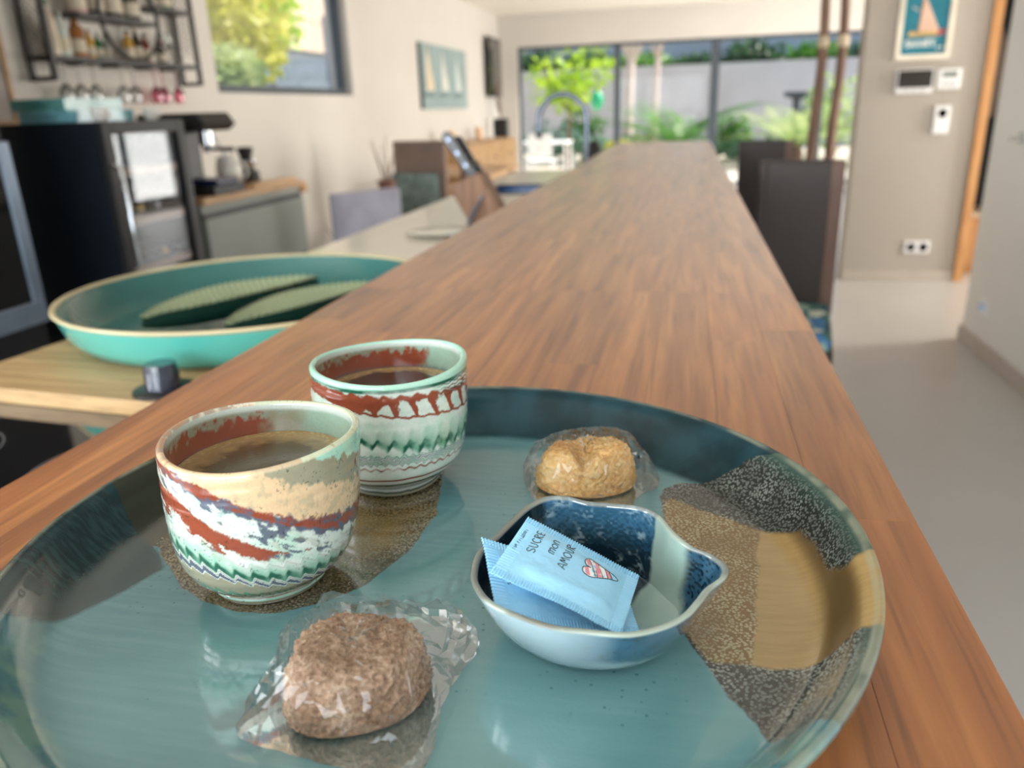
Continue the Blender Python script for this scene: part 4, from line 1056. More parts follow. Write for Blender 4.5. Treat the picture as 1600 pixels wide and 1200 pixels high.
tip = in_px([(1060, 840), (1090, 852), (1150, 880), (1150, 915), (1110, 930), (1080, 965), (1040, 985), (1010, 975), (1060, 930), (1075, 890)], TZr)
tc_ = lay(np.broadcast_to(NAVY*1.2, XX.shape+(3,)).copy(), crys*.7, SEA)
m = sstep(-.002, .002, tip+.006*n1)*ins; col = col*(1-m[..., None])+tc_*m[..., None]
out_ = sd_ < .4
col = lay(col, out_*1.0, PALE*.95)
aa = np.arctan2(YY, XX)
smear = np.exp(-((aa+1.0)/.42)**2)*sstep(.30, .5, hh+.35*n1)*1.6+np.exp(-((aa-math.pi+.35)/.5)**2)*sstep(.1, .5, hh+.2*n1)+np.exp(-((aa-.1)/.5)**2)*sstep(.3, .6, hh)
m = np.clip(smear, 0, 1)*out_; bc2 = lay(np.broadcast_to(SEA*.9, XX.shape+(3,)).copy(), sstep(0, .3, n2)*.8, NAVY*1.4)
col = col*(1-m[..., None])+bc2*m[..., None]
ri = int(np.argmax(np.array(side) > .6)); rimrows = (np.array(side) > .4) & (np.array(side) < .6)
col[rimrows] = col[ri+2][None]*.45+lin((150, 152, 138))*.55
o = link('body', grid_mesh('body', Vb-base_c, True, cols=col), vcol_mat('bowl_glaze', .12, .8, .04, 900), None); o.parent = bowl

# ================================================================== SUGAR SACHETS
M_paper = mat('blue_paper', L(156, 214, 246), .35, var=.02, vscale=40, coat=.15, bump=.15, bscale=260)
M_ink = mat('black_ink', L(24, 24, 30), .5)
M_pink = mat('pink_ink', L(222, 142, 150), .5); M_wink = mat('white_ink', L(236, 240, 244), .5)
def sachet(label, cpx, cz, seed, wave):
    """corners (TL, TR, BR, BL) as photo points with heights above the tray floor"""
    C = np.array([at_z(x, y, TZ+z) for (x, y), z in zip(cpx, cz)])
    cen = C.mean(0); t = thing('sugar_sachet', tuple(cen), label, 'sachet', 'blue sugar sachets in the bowl')
    nrm = np.cross(C[1]-C[0], C[3]-C[0]); nrm /= np.linalg.norm(nrm); nrm *= np.sign(nrm[2])
    def S(s, tt, top=1):
        s = np.asarray(s, float); tt = np.asarray(tt, float)
        P = (C[3]*((1-s)*(1-tt))[..., None]+C[2]*(s*(1-tt))[..., None]+C[0]*((1-s)*tt)[..., None]+C[1]*(s*tt)[..., None])
        ms, mt = .095, .10
        f = sstep(ms*.7, ms*2.6, s)*sstep(ms*.7, ms*2.4, 1-s)*sstep(mt*.7, mt*3, tt)*sstep(mt*.7, mt*3, 1-tt)
        nn = fbm(s*7, tt*5, 0, seed)-.5
        d = .0016*f*(1+.5*nn)
        cr_ = .00034*(np.sin(s*2*math.pi*46)*((tt < mt) | (tt > 1-mt))+np.sin(tt*2*math.pi*26)*((s < ms) | (s > 1-ms)))
        bend = wave*(np.sin(math.pi*s)**2)*.5+.0006*np.sin(s*5+seed)*(tt-.5)
        edge = .0008*(fbm(s*5, tt*5, 0, seed+9)-.5)
        return P+nrm*((d if top else -d*.6-.00012)+cr_+bend+edge)[..., None]
    ns, nt = 260, 150
    s, tt = np.meshgrid(np.linspace(0, 1, ns), np.linspace(0, 1, nt), indexing='ij')
    a = S(s, tt, 1); b = S(s, tt, 0)
    V = np.concatenate([a, b[:, ::-1]], 1)
    o = link('packet', grid_mesh('packet', V, True), M_paper, t)
    return t, S, nrm
corners2 = [(753, 838), (972, 905), (1000, 990), (777, 966)]
sa2, S2, n2_ = sachet('plain-looking blue sugar sachet lying underneath in the bowl', corners2, (.0375, .0100, .0125, .0245), 4, -.001)
corners1 = [(825, 808), (999, 899), (970, 993), (766, 894)]
sa1, S1, n1_ = sachet('upper blue sugar sachet with lettering and striped heart', corners1, (.0385, .0140, .0190, .0370), 2, .0010)
Cuv = np.array(corners1, float)
def uv1(x, y):
    """photo point -> (s, t) on the upper sachet"""
    s, t = .5, .5
    for _ in range(30):
        f = Cuv[3]*(1-s)*(1-t)+Cuv[2]*s*(1-t)+Cuv[0]*(1-s)*t+Cuv[1]*s*t-np.array([x, y])
        ds = -Cuv[3]*(1-t)+Cuv[2]*(1-t)-Cuv[0]*t+Cuv[1]*t; dt = -Cuv[3]*(1-s)-Cuv[2]*s+Cuv[0]*(1-s)+Cuv[1]*s
        d = np.linalg.solve(np.c_[ds, dt], -f); s += d[0]; t += d[1]
    return s, t
def ink(S, n, parent, name, m, lines, r):
    g = G()
    for ln_ in lines:
        A_ = np.array(ln_); 
        if len(A_) > 2: A_ = smooth_open(A_, len(A_)*4)
        P = S(A_[:, 0], A_[:, 1])+n*r*.25
        g.tube(P, r, 5)
    return g.build(name, m, parent)
def word(S, n, parent, name, text, p0, p1, hgt, r, adv=1.15):
    """word set from photo point p0 to p1, letters hgt photo pixels tall"""
    p0, p1 = np.array(p0, float), np.array(p1, float); e = p1-p0; st = strokes(text, adv); wd = max(u for s_ in st for u, v in s_)
    ex_ = e/wd; eu = e/np.linalg.norm(e); ev = np.array([eu[1], -eu[0]])*hgt
    # letters stand towards the upper left of the reading direction
    lines = [[uv1(*(p0+ex_*u+ev*v)) for u, v in s_] for s_ in st]
    return ink(S, n, parent, name, M_ink, lines, r)
word(S1, n1_, sa1, 'printed_word', 'SUCRe', (830, 871), (850, 838), 13, .00018)
word(S1, n1_, sa1, 'printed_word', 'mon', (860, 875), (872, 853), 14, .00018)
word(S1, n1_, sa1, 'printed_word', 'AMOUR', (877, 899), (898, 859), 14, .00018, 1.2)
word(S1, n1_, sa1, 'printed_code', 'SUP|1/022480', (802, 862), (824, 831), 4.2, .00010, 1.15)
hp_ = [(962, 913), (945, 899), (930, 886), (921, 879), (913, 879), (909.5, 884), (912, 891), (918, 895), (912, 893), (906, 894), (905, 900), (911, 906), (920, 910), (940, 912)]
hl = [uv1(*q) for q in smooth_closed(hp_, 60)]
def fill(poly_px, name, m, off):
    P = np.array([uv1(*q) for q in poly_px]); c = P.mean(0); n = len(P)
    g = G(); V = np.vstack([[c], (P+c)/2, P]); W = S1(V[:, 0], V[:, 1])+n1_*off
    f = [(0, 1+i, 1+(i+1) % n) for i in range(n)]+[(1+i, 1+n+i, 1+n+(i+1) % n, 1+(i+1) % n) for i in range(n)]
    g.add(W, f); return g.build(name, m, sa1)
fill(smooth_closed(hp_, 60), 'printed_heart', M_wink, .00005)
for k, (a, b, c, d) in enumerate((((911, 880), (917, 880), (921, 892), (913.5, 890)), ((908, 894.5), (913.5, 894), (917, 907.5), (911, 905)), ((924, 882.5), (930.5, 887), (936, 910.5), (928, 910)), ((941, 896.5), (946, 901), (951, 911.5), (945, 911)))):
    fill([tuple(np.array(p_)*(1-u)+np.array(q_)*u) for p_, q_ in ((a, b), (b, c), (c, d), (d, a)) for u in (0, .34, .67)], 'printed_stripe', M_pink, .0001)
ink(S1, n1_, sa1, 'printed_outline', M_ink, [hl+[hl[0]], [uv1(917, 880), uv1(921, 895), uv1(925, 909)], [uv1(924, 882), uv1(928, 910)], [uv1(931, 887), uv1(937, 911)], [uv1(941, 896), uv1(945, 912)], [uv1(947, 901), uv1(952, 912)]], .00020)
# code peeping out on the lower sachet
Cuv = np.array(corners2, float)
word(S2, n2_, sa2, 'printed_code', 'SUP', (797, 917), (799, 906), 5, .00013)

# ================================================================== WRAPPED BISCUITS
def crumb_mat(name, c1, c2, c3, sc):
    m, nt, b = base_mat(name); lk = nt.links.new
    tc = node(nt, 'ShaderNodeTexCoord')
    n = node(nt, 'ShaderNodeTexNoise'); n.inputs['Scale'].default_value = sc; n.inputs['Detail'].default_value = 4; lk(tc.outputs['Object'], n.inputs['Vector'])
    n0 = node(nt, 'ShaderNodeTexNoise'); n0.inputs['Scale'].default_value = sc*.13; n0.inputs['Detail'].default_value = 2; lk(tc.outputs['Object'], n0.inputs['Vector'])
    cr = node(nt, 'ShaderNodeValToRGB'); e = cr.color_ramp.elements
    e[0].position = .3; e[0].color = (*c1, 1); e[1].position = .7; e[1].color = (*c3, 1); k = e.new(.5); k.color = (*c2, 1)
    ad = node(nt, 'ShaderNodeMath', operation='MULTIPLY_ADD'); ad.inputs[1].default_value = .45; lk(n0.outputs['Fac'], ad.inputs[0])
    ml = node(nt, 'ShaderNodeMath', operation='MULTIPLY'); ml.inputs[1].default_value = .55; lk(n.outputs['Fac'], ml.inputs[0]); lk(ml.outputs[0], ad.inputs[2])
    lk(ad.outputs[0], cr.inputs[0]); lk(cr.outputs[0], b.inputs['Base Color']); b.inputs['Roughness'].default_value = .8
    bp = node(nt, 'ShaderNodeBump'); bp.inputs['Strength'].default_value = 1.0; bp.inputs['Distance'].default_value = .002
    lk(n.outputs['Fac'], bp.inputs['Height']); lk(bp.outputs[0], b.inputs['Normal']); return m
M_film = glass_mat('cellophane', (.998, .998, .998), .05, .042, .6)
def biscuit(name_label, cen, rx, ry, h, shape, m, ang, seed, film_px, film_label, peak=None, pz=.0):
    t = thing('wrapped_biscuit', (cen[0], cen[1], TZ), name_label, 'biscuit', 'wrapped biscuits on the tray')
    nu, nv = 180, 90
    th = np.arange(nu)/nu*2*math.pi; ph = np.linspace(0, 1, nv)
    R = rotz(ang)
    # profile from the base edge over the side to the top
    prof_ = smooth_open([(.004, .0008), (.6, .0005), (.9, .002), (1.0, .13), (.96, .45), (.86, .80), (.66, .97), (.3, 1.0), (.004, 1.0)], nv)
    ou = shape(th)
    rad = prof_[:, :1]*ou[None, :]
    x = rx*rad*np.cos(th); y = ry*rad*np.sin(th); z = h*prof_[:, 1:]*np.ones_like(x)
    topf = prof_[:, 1:]
    if peak is not None: z = z+peak(x/rx, y/ry)*h*np.clip(topf, 0, 1)
    d = (fbm(x*130, y*130, z*130, seed)-.5)*.005+(fbm(x*700, y*700, z*700, seed+5, 3)-.5)*.0036
    k = sstep(0, .15, topf)*np.ones_like(x)
    nl = np.sqrt(x*x+y*y)+1e-6
    kr = k*sstep(0.02, .6, nl/max(rx, ry))
    x, y, z = x+d*kr*x/nl*.8, y+d*kr*y/nl*.8, z+d*k*.8
    P = np.stack([x, y, np.maximum(z, .0004)], -1) @ R.T
    b = link('biscuit', grid_mesh('biscuit', P+np.array([cen[0], cen[1], TZ+.0012]), True), m, t)
    # cellophane: lower sheet on the tray, upper sheet pulled over the biscuit
    poly = smooth_closed([at_z(x_, y_, TZ+.004)[:2]-np.array(cen) for x_, y_ in film_px], 150)
    poly = poly*(1+.03*np.sin(np.arange(150)*2.1)[:, None]*.4)
    inv = R.T
    rings = 26; fr = np.linspace(0.03, 1, rings); poly = poly[::2]
    XYr = fr[:, None, None]*poly[None]
    jr = np.random.default_rng(seed)
    XYr[1:-1] += jr.normal(0, .0005, XYr[1:-1].shape)
    loc = np.einsum('ij,abj->abi', rotz(-ang)[:2, :2], XYr)
    an = np.arctan2(loc[..., 1]/ry, loc[..., 0]/rx); q = np.hypot(loc[..., 0]/rx, loc[..., 1]/ry)/shape(an)
    hb = h*1.03*(1-sstep(.80, 1.55, q))
    if peak is not None: hb = hb+peak(loc[..., 0]/rx, loc[..., 1]/ry)*h*(1-sstep(.7, 1.2, q))+.003*(1-sstep(.6, 1.2, q))
    rid = 1-np.abs(2*fbm(XYr[..., 0]*95, XYr[..., 1]*95, 0, seed+31, 2)-1)
    rid2 = np.abs(2*vnoise(XYr[..., 0]*170+3*rid, XYr[..., 1]*70, 0, seed+37)-1)
    wr = (rid*.0040+rid2*.0020+jr.uniform(0, .0016, rid.shape))*sstep(.75, 1.2, q)+jr.uniform(0, .0003, rid.shape)
    zt = np.maximum(hb, 0)+.0022+wr+pz*sstep(1.0, 1.7, q)*(.4+rid)
    edge = 1-sstep(.9, 1.0, fr)[:, None]
    zt = .0018+(zt-.0018)*(edge*.75+.25)
    T_ = np.dstack([XYr+np.array(cen), TZ+zt]); B_ = np.dstack([XYr+np.array(cen), np.full(zt.shape, TZ+.0007)])
    fm = grid_mesh('wrapper', np.concatenate([T_, B_[::-1]], 0), True); fm.polygons.foreach_set('use_smooth', np.zeros(len(fm.polygons), bool))
    f = link('wrapper', fm, M_film, t); f['label'] = film_label
    return t
def sq(th, n=3.2): return 1/((np.abs(np.cos(th))**n+np.abs(np.sin(th))**n)**(1/n))
cb1 = at_z(565, 1128, TZ)[:2]; u1 = cb1/np.linalg.norm(cb1); cb1 = cb1+u1*.012
def shp1(th): return .93*sq(th, 2.6)*(1+.04*np.sin(3*th+1)+.03*np.sin(2*th))
biscuit('brown coarse biscuit in clear wrapper at the front of the tray', cb1, .0255, .0218, .0225, shp1, crumb_mat('brown_crumb', L(116, 88, 68), L(172, 140, 114), L(216, 194, 172), 600), .25, 12,
        [(368, 1135), (420, 1085), (452, 1020), (505, 948), (590, 946), (668, 950), (715, 962), (748, 995), (715, 1045), (690, 1090), (680, 1140), (655, 1190), (560, 1192), (450, 1165)], 'crumpled clear cellophane', None, .004)
cb2 = at_z(915, 775, TZ)[:2]; u2 = cb2/np.linalg.norm(cb2); cb2 = cb2+u2*.0105
def shp2(th): return 1-.10*np.abs(np.cos(th))**12*0+.03*np.sin(2*th+.5)-.07*np.exp(-((th-4.45)/.25)**2)
def pk2(x, y): return -.38*np.exp(-((x+.10+.15*y)/.17)**2)*np.exp(-(y+.6)**2/.6)+.12*x
biscuit('pale golden cracked biscuit in clear wrapper behind the bowl', cb2, .0255, .0175, .0225, shp2, crumb_mat('golden_crumb', L(184, 122, 62), L(216, 172, 108), L(232, 206, 156), 460), .1, 23,
        [(818, 738), (828, 712), (856, 706), (880, 690), (930, 688), (985, 700), (1012, 725), (1030, 750), (1000, 764), (975, 790), (920, 800), (865, 796), (840, 780)], 'shiny clear cellophane', pk2, .003)

# ================================================================== BAR STOOLS
M_stool = mat('dark_brown_leather', L(48, 38, 34), .5, bump=.2, bscale=300, var=.05)
M_stooledge = mat('brown_leather_edge', L(104, 78, 66), .5, bump=.2, bscale=300)
def fabric_mat():
    m, nt, b = base_mat('leaf_print_fabric'); lk = nt.links.new
    tc = node(nt, 'ShaderNodeTexCoord'); v = node(nt, 'ShaderNodeTexVoronoi'); v.inputs['Scale'].default_value = 34; v.inputs['Randomness'].default_value = 1
    mp = node(nt, 'ShaderNodeMapping'); mp.inputs['Scale'].default_value = (1, .45, 1); lk(tc.outputs['Object'], mp.inputs[0]); lk(mp.outputs[0], v.inputs['Vector'])
    cr = node(nt, 'ShaderNodeValToRGB'); cr.color_ramp.interpolation = 'CONSTANT'; e = cr.color_ramp.elements
    e[0].color = (*L(70, 112, 104), 1); e[1].position = .4; e[1].color = (*L(150, 178, 160), 1)
    for p_, c_ in ((.55, L(44, 82, 92)), (.7, L(214, 216, 196)), (.85, L(72, 122, 170))): k = e.new(p_); k.color = (*c_, 1)
    sp = node(nt, 'ShaderNodeSeparateColor'); lk(v.outputs['Color'], sp.inputs[0]); lk(sp.outputs[0], cr.inputs[0]); lk(cr.outputs[0], b.inputs['Base Color'])
    b.inputs['Roughness'].default_value = .85; return m
M_fab = fabric_mat()
def stool(loc, rz, label):
    """back at local +Y, sitter faces -Y"""
    t = thing('bar_stool', loc, label, 'bar stool', 'dark bar stools at the bar', rz)
    g = G().box((-.1, .19, .66), (.1, .225, 1.125)); lpart(g, 'backrest', M_stool, t, bevel=.01)
    for s in (-1, 1): lpart(G().box((s*.1-.012, .185, .657), (s*.1+(.028 if s > 0 else .012), .25, 1.122)), 'back_edge', M_stooledge if s > 0 else M_stool, t, bevel=.006)
    lpart(G().box((-.15, -.2, .60), (.13, .185, .655)), 'seat', M_stool, t, bevel=.012)
    for sx in (-1, 1):
        for sy in (-1, 1):
            lpart(G().tube([(sx*.115, sy*.17, .6), (sx*.14, sy*.195, 0.0)], [.019, .014], 8), 'leg', M_stooledge, t)
    lpart(G().tube([(-.13, -.187, .22), (.13, -.187, .22)], .01, 8), 'footrest', M_stooledge, t)
    lpart(G().tube([(-.13, .187, .3), (.13, .187, .3)], .01, 8), 'stretcher', M_stooledge, t)
    cu = tag(G().box((-.145, -.215, .658), (.12, .17, .705)).build('seat_cushion', M_fab, None, bevel=.016), 'leaf print seat cushion on '+('the nearer bar stool' if loc[1] < 3 else 'the farther bar stool'), 'cushion', 'cushions on the bar stools')
    cu.location = loc; cu.rotation_euler = (0, 0, rz)
    return t
stool((.30, 2.34, 0), math.radians(-8), 'nearer dark leather bar stool with tall back beside the bar')
stool((.315, 3.68, 0), math.radians(-8), 'farther dark leather bar stool along the bar')

# tall arched floor stand by the taupe wall
M_bent = wood_mat('bent_wood', L(92, 66, 54), L(120, 90, 74), L(146, 114, 94), .6, along=2, rnd=.1)
ys = 5.75; al, ar = at_y(1266, 240, ys), at_y(1292, 245, ys); tl, tr_ = at_y(1292, 15, ys), at_y(1326, 15, ys)
st = thing('arched_stand', ((al[0]+ar[0])/2, ys, 0), 'tall arched stand of two slim brown wooden poles', 'stand')
xa, xb, zt2 = (al[0]+tl[0])/2, (ar[0]+tr_[0])/2, 1.86
for nm, x_ in (('pole', xa), ('pole', xb)):
    wpart(G().tube([(x_+.01*math.sin(z*5), ys, z) for z in np.linspace(.03, zt2, 24)], [.034-.006*z/2 for z in np.linspace(0, zt2, 24)], 8), nm, M_bent, st, smooth=True)
wpart(G().tube([((xa+xb)/2-(xb-xa)/2*math.cos(a), ys, zt2+.16*math.sin(a)) for a in np.linspace(0, math.pi, 14)], .027, 8), 'arch', M_bent, st, smooth=True)
for x_ in (xa, xb): wpart(G().lathe([(.03, 1.60), (.038, 1.61), (.038, 1.66), (.03, 1.67)], 12, (x_+.01*math.sin(8.2), ys, 0)), 'rope_binding', mat('rope', L(206, 190, 164), .9), st)
wpart(G().box((xa-.08, ys-.1, 0), (xb+.06, ys+.1, .035)), 'base', M_black, st, bevel=.006)

# ================================================================== LEFT SIDE OF THE KITCHEN
M_cab = mat('sage_grey_cabinet', L(138, 142, 134), .45, var=.015)
cf, ca, cbk, cz = -2.25, 3.40, 4.42, .945
cb = thing('base_cabinet', (-2.6, 3.9, 0), 'grey base cabinet with black grip lines below the coffee machine', 'cabinet')
wpart(G().box((XL+.003, ca, .1), (cf, cbk, cz-.035)), 'body', M_cab, cb)
wpart(G().box((XL+.003, ca+.02, 0), (cf-.05, cbk-.02, .1)), 'plinth', M_black, cb)
for z0, z1 in ((.53, .845), (.11, .5)):
    d = wpart(G().box((cf, ca+.004, z0), (cf+.02, cbk-.004, z1)), 'drawer_front', M_cab, cb, bevel=.002)
    wpart(G().box((cf+.001, ca+.004, z1), (cf+.01, cbk-.004, z1+.026)), 'grip_groove', M_black, d)
M_oakh = wood_mat('oak_worktop', L(168, 126, 82), L(190, 148, 102), L(206, 168, 124), .45, along=1, rnd=.2)
wtp = tag(G().box((XL+.003, ca, cz-.035), (cf+.025, cbk+.01, cz)).build('wooden_counter', M_oakh, None, bevel=.003), 'wooden counter top under the coffee machine', 'worktop')
bdp = tag(G().box((cf-.075, 3.9, cz+.0005), (cf+.02, cbk-.06, cz+.02)).build('bread_board', wood_mat('pale_board', L(206, 158, 106), L(222, 178, 126), L(232, 194, 146), .5, along=1, rnd=.2), None, bevel=.004), 'pale wooden bread board at the counter edge', 'board')
wpart(G().box((cf-.02, cbk+.0105, cz-.075), (cf+.02, cbk+.07, cz-.02)), 'end_block', M_oak, wtp, bevel=.004)

# wine cooler
M_cool = mat('cooler_black', L(24, 30, 38), .3, var=.05, coat=.2)
wy0_, wy1_, wz = 2.79, 3.32, 1.305
wc = thing('wine_cooler', (-2.6, 3.05, 0), 'tall black wine cooler with glass door left of the counter', 'wine cooler')
g = G(); x0c = XL+.02
g.box((x0c, wy0_, .02), (cf, wy0_+.035, wz)); g.box((x0c, wy1_-.035, .02), (cf, wy1_, wz)); g.box((x0c, wy0_+.035, wz-.04), (cf, wy1_-.035, wz)); g.box((x0c, wy0_+.035, .02), (cf, wy1_-.035, .12)); g.box((x0c, wy0_+.035, .12), (x0c+.03, wy1_-.035, wz-.04))
wpart(g, 'body', M_cool, wc)
for yy in (wy0_+.06, wy1_-.06):
    for xx in (x0c+.06, cf-.06): wpart(G().lathe([(.02, 0), (.02, .02)], 10, (xx, yy, 0)), 'foot', M_black, wc)
g = G(); fx0, fx1 = cf+.002, cf+.035
g.box((fx0, wy0_, .04), (fx1, wy0_+.05, wz)); g.box((fx0, wy1_-.05, .04), (fx1, wy1_, wz)); g.box((fx0, wy0_+.05, wz-.05), (fx1, wy1_-.05, wz)); g.box((fx0, wy0_+.05, .04), (fx1, wy1_-.05, .11))
dr_ = wpart(g, 'door', M_black, wc, bevel=.003)
wpart(G().box((fx0+.012, wy0_+.05, .11), (fx0+.02, wy1_-.05, wz-.05)), 'door_pane', glass_mat('smoked_glass', (.86, .87, .88), .02, .035, .14), dr_)
wpart(G().tube([(fx1, wy0_+.03, .72), (fx1+.03, wy0_+.03, .74), (fx1+.03, wy0_+.03, 1.12), (fx1, wy0_+.03, 1.14)], .008, 8), 'door_handle', M_chrome, dr_, smooth=True)
M_shelfw = wood_mat('cooler_shelf', L(168, 128, 104), L(190, 150, 124), L(204, 168, 142), .5, along=1, rnd=.2)
levels = (.30, .50, .70, .90, 1.10)
for z in levels:
    wpart(G().box((x0c+.04, wy0_+.04, z), (cf-.012, wy1_-.04, z+.012)), 'shelf', mat('shelf_dark', L(60, 54, 50), .5), wc)
    wpart(G().box((cf-.011, wy0_+.04, z-.012), (cf-.002, wy1_-.04, z+.02)), 'shelf_front', M_shelfw, wc, bevel=.002)
M_bot = [mat('bottle_%d' % i, L(*c), .15, coat=.5) for i, c in enumerate(((28, 40, 30), (40, 24, 26), (92, 96, 56), (24, 24, 26)))]
k = 0
for iz, z in enumerate(levels[:-1]):
    for j in range(4):
        y = wy0_+.095+j*.113; zc_ = z+.012+.04
        b = thing('wine_bottle', (cf-.2, y, z+.012), '%s bottle lying on the %s shelf of the wine cooler' % (['leftmost', 'second', 'third', 'rightmost'][j], ['lowest', 'second', 'third', 'fourth'][iz]), 'bottle', 'bottles in the wine cooler')
        g = G().lathe([(.0, -.3), (.036, -.3), (.038, -.29), (.038, -.11), (.03, -.08), (.0145, -.05), (.0135, -.0)], 14, (0, 0, 0), axis=0)
        g.v = [v*np.array([-1, 1, 1])*np.array([-1, 1, 1])+np.array([cf-.02-.0, y, zc_]) for v in g.v]
        # neck towards the door
        V = np.vstack(g.v); V[:, 0] = (cf-.02)-(V[:, 0]-V[:, 0].min())*0-(V[:, 0].max()-V[:, 0]) if False else V[:, 0]
        mx_ = V[:, 0].max(); V[:, 0] -= mx_-(cf-.02); g.v = [V]
        wpart(g, 'bottle', M_bot[(k*7+iz) % 4], b, smooth=True)
        g = G().lathe([(.0155, 0), (.0155, .03), (0, .03)], 12, (0, 0, 0), axis=0); V = np.vstack(g.v); V[:, 0] -= V[:, 0].max()-(cf-.013); V[:, 1] += y; V[:, 2] += zc_; g.v = [V]
        wpart(g, 'capsule', [M_bot[1], mat('foil_gold', L(170, 140, 70), .3, metal=.6), mat('foil_grey', L(150, 150, 156), .3, metal=.6)][k % 3], b, smooth=True); k += 1

# things standing on the cooler
def dish_stack(cx, cy, z, lx, ly, h, m, label, cat='dish', name='baking_dish'):
    t = thing(name, (cx, cy, z), label, cat)
    g = G(); w_ = .008
    g.box((cx-lx/2, cy-ly/2, z), (cx+lx/2, cy+ly/2, z+.008))
    g.box((cx-lx/2, cy-ly/2, z+.008), (cx-lx/2+w_, cy+ly/2, z+h)); g.box((cx+lx/2-w_, cy-ly/2, z+.008), (cx+lx/2, cy+ly/2, z+h))
    g.box((cx-lx/2+w_, cy-ly/2, z+.008), (cx+lx/2-w_, cy-ly/2+w_, z+h)); g.box((cx-lx/2+w_, cy+ly/2-w_, z+.008), (cx+lx/2-w_, cy+ly/2, z+h))
    wpart(g, 'body', m, t)
    for s in (-1, 1): wpart(G().box((cx-.05, cy+s*(ly/2+.012)-.012, z+h-.014), (cx+.05, cy+s*(ly/2+.012)+.012, z+h)), 'handle', m, t, bevel=.003)
    return t
M_teal2 = mat('teal_ceramic', L(96, 156, 152), .25, coat=.5); M_teal3 = mat('sky_ceramic', L(122, 178, 190), .25, coat=.5)
dish_stack(-2.50, 3.02, wz+.0005, .26, .36, .045, M_teal3, 'pale blue baking dish lowest on the wine cooler')
dish_stack(-2.52, 3.0, wz+.046, .25, .34, .045, M_teal2, 'teal baking dish stacked on the pale blue dish')
for k, (yy, xx, lab) in enumerate(((2.9, -2.3, 'white ceramic cup at the front of the wine cooler top'), (3.25, -2.32, 'white ceramic cup at the counter end of the wine cooler top'))):
    t = thing('white_cup', (xx, yy, wz), lab, 'cup'); wpart(G().lathe([(.0, wz+.0005), (.022, wz+.0005), (.032, wz+.02), (.034, wz+.05), (.031, wz+.05), (.029, wz+.02), (.019, wz+.006), (0, wz+.005)], 20, (xx, yy, 0)), 'body', mat('porcelain', L(236, 232, 224), .2, coat=.5), t, smooth=True)
    wpart(G().tube([(xx+.03+.016*math.sin(a), yy, wz+.026+.014*math.cos(a)) for a in np.linspace(0.1, math.pi-.1, 9)], .0035, 6), 'handle', MATS['porcelain'], t)

# tall oven column nearer than the cooler
oc = thing('oven_column', (-2.6, 2.05, 0), 'tall dark oven housing with steel framed glass at the left edge', 'oven')
wpart(G().box((XL+.003, 1.75, 0), (cf-.06, 2.40, 2.2)), 'housing', mat('anthracite_carcass', L(20, 22, 26), .5), oc)
M_ss = mat('blue_steel', L(132, 146, 164), .3, metal=.5)
g = G(); ox0, ox1 = cf-.058, cf-.02
g.box((ox0, 1.76, .62), (ox1, 2.385, .70)); g.box((ox0, 2.335, .70), (ox1, 2.385, 1.25)); g.box((ox0, 1.76, .70), (ox1, 1.81, 1.25)); g.box((ox0, 1.81, 1.2), (ox1, 2.335, 1.25))
od = wpart(g, 'oven_door_frame', M_ss, oc, bevel=.004)
wpart(G().box((ox0+.01, 1.81, .70), (ox1-.008, 2.335, 1.2)), 'oven_glass', MATS['hob_glass'], od)
wpart(G().tube([(ox1, 1.85, 1.225), (ox1+.04, 1.86, 1.225), (ox1+.04, 2.29, 1.225), (ox1, 2.3, 1.225)], .009, 8), 'oven_handle', M_ss, od)

# coffee machine
cm0 = at_x(318, 285, -2.42); cy_ = 3.66
cmx = thing('espresso_machine', (-2.39, cy_, cz), 'black and steel espresso machine on the wooden counter', 'coffee machine')
wpart(G().box((-2.59, cy_-.15, cz+.0005), (-2.23, cy_+.13, cz+.045)), 'base_tray', M_black, cmx, bevel=.006)
wpart(G().box((-2.59, cy_-.15, cz+.045), (-2.45, cy_+.13, cz+.30)), 'tower', mat('machine_grey', L(64, 62, 62), .35), cmx, bevel=.01)
wpart(G().prism([(-2.59, cz+.30), (-2.27, cz+.30), (-2.23, cz+.33), (-2.27, cz+.385), (-2.59, cz+.385)], -.15, .13, ((0, cy_, 0), (1, 0, 0), (0, 0, 1), (0, 1, 0))), 'head', M_black, cmx, bevel=.006)
wpart(G().lathe([(.0, cz+.2), (.022, cz+.2), (.024, cz+.23), (.034, cz+.235), (.034, cz+.30), (0, cz+.3)], 20, (-2.33, cy_, 0)), 'brew_group', M_chrome, cmx, smooth=True)
wpart(G().tube([(-2.33, cy_, cz+.215), (-2.20, cy_+.02, cz+.21)], [.008, .012], 8), 'portafilter_handle', M_black, cmx, smooth=True)
wpart(G().box((-2.44, cy_-.1, cz+.046), (-2.24, cy_+.09, cz+.075)), 'water_tray', mat('navy_plastic', L(22, 30, 66), .3), cmx, bevel=.003)
wpart(G().tube([(-2.37, cy_+.1, cz+.3), (-2.32, cy_+.12, cz+.2), (-2.31, cy_+.12, cz+.12)], .005, 6), 'steam_wand', M_chrome, cmx)
jy = 3.97
t = thing('milk_jug', (-2.42, jy, cz), 'round white jug between the espresso machine and the kettle', 'jug')
wpart(G().lathe([(0, cz+.0005), (.045, cz+.0005), (.065, cz+.04), (.07, cz+.09), (.06, cz+.14), (.05, cz+.165), (.046, cz+.165), (.056, cz+.138), (.066, cz+.09), (.06, cz+.04), (0, cz+.008)], 24, (-2.42, jy, 0)), 'body', MATS['porcelain'], t, smooth=True)
wpart(G().tube([(-2.36+.05*math.sin(a), jy, cz+.085+.045*math.cos(a)) for a in np.linspace(.15, math.pi-.15, 10)], .006, 6), 'handle', MATS['porcelain'], t)
gy = 4.16
t = thing('coffee_grinder', (-2.42, gy, cz), 'black coffee grinder with steel bowl near the counter end', 'grinder')
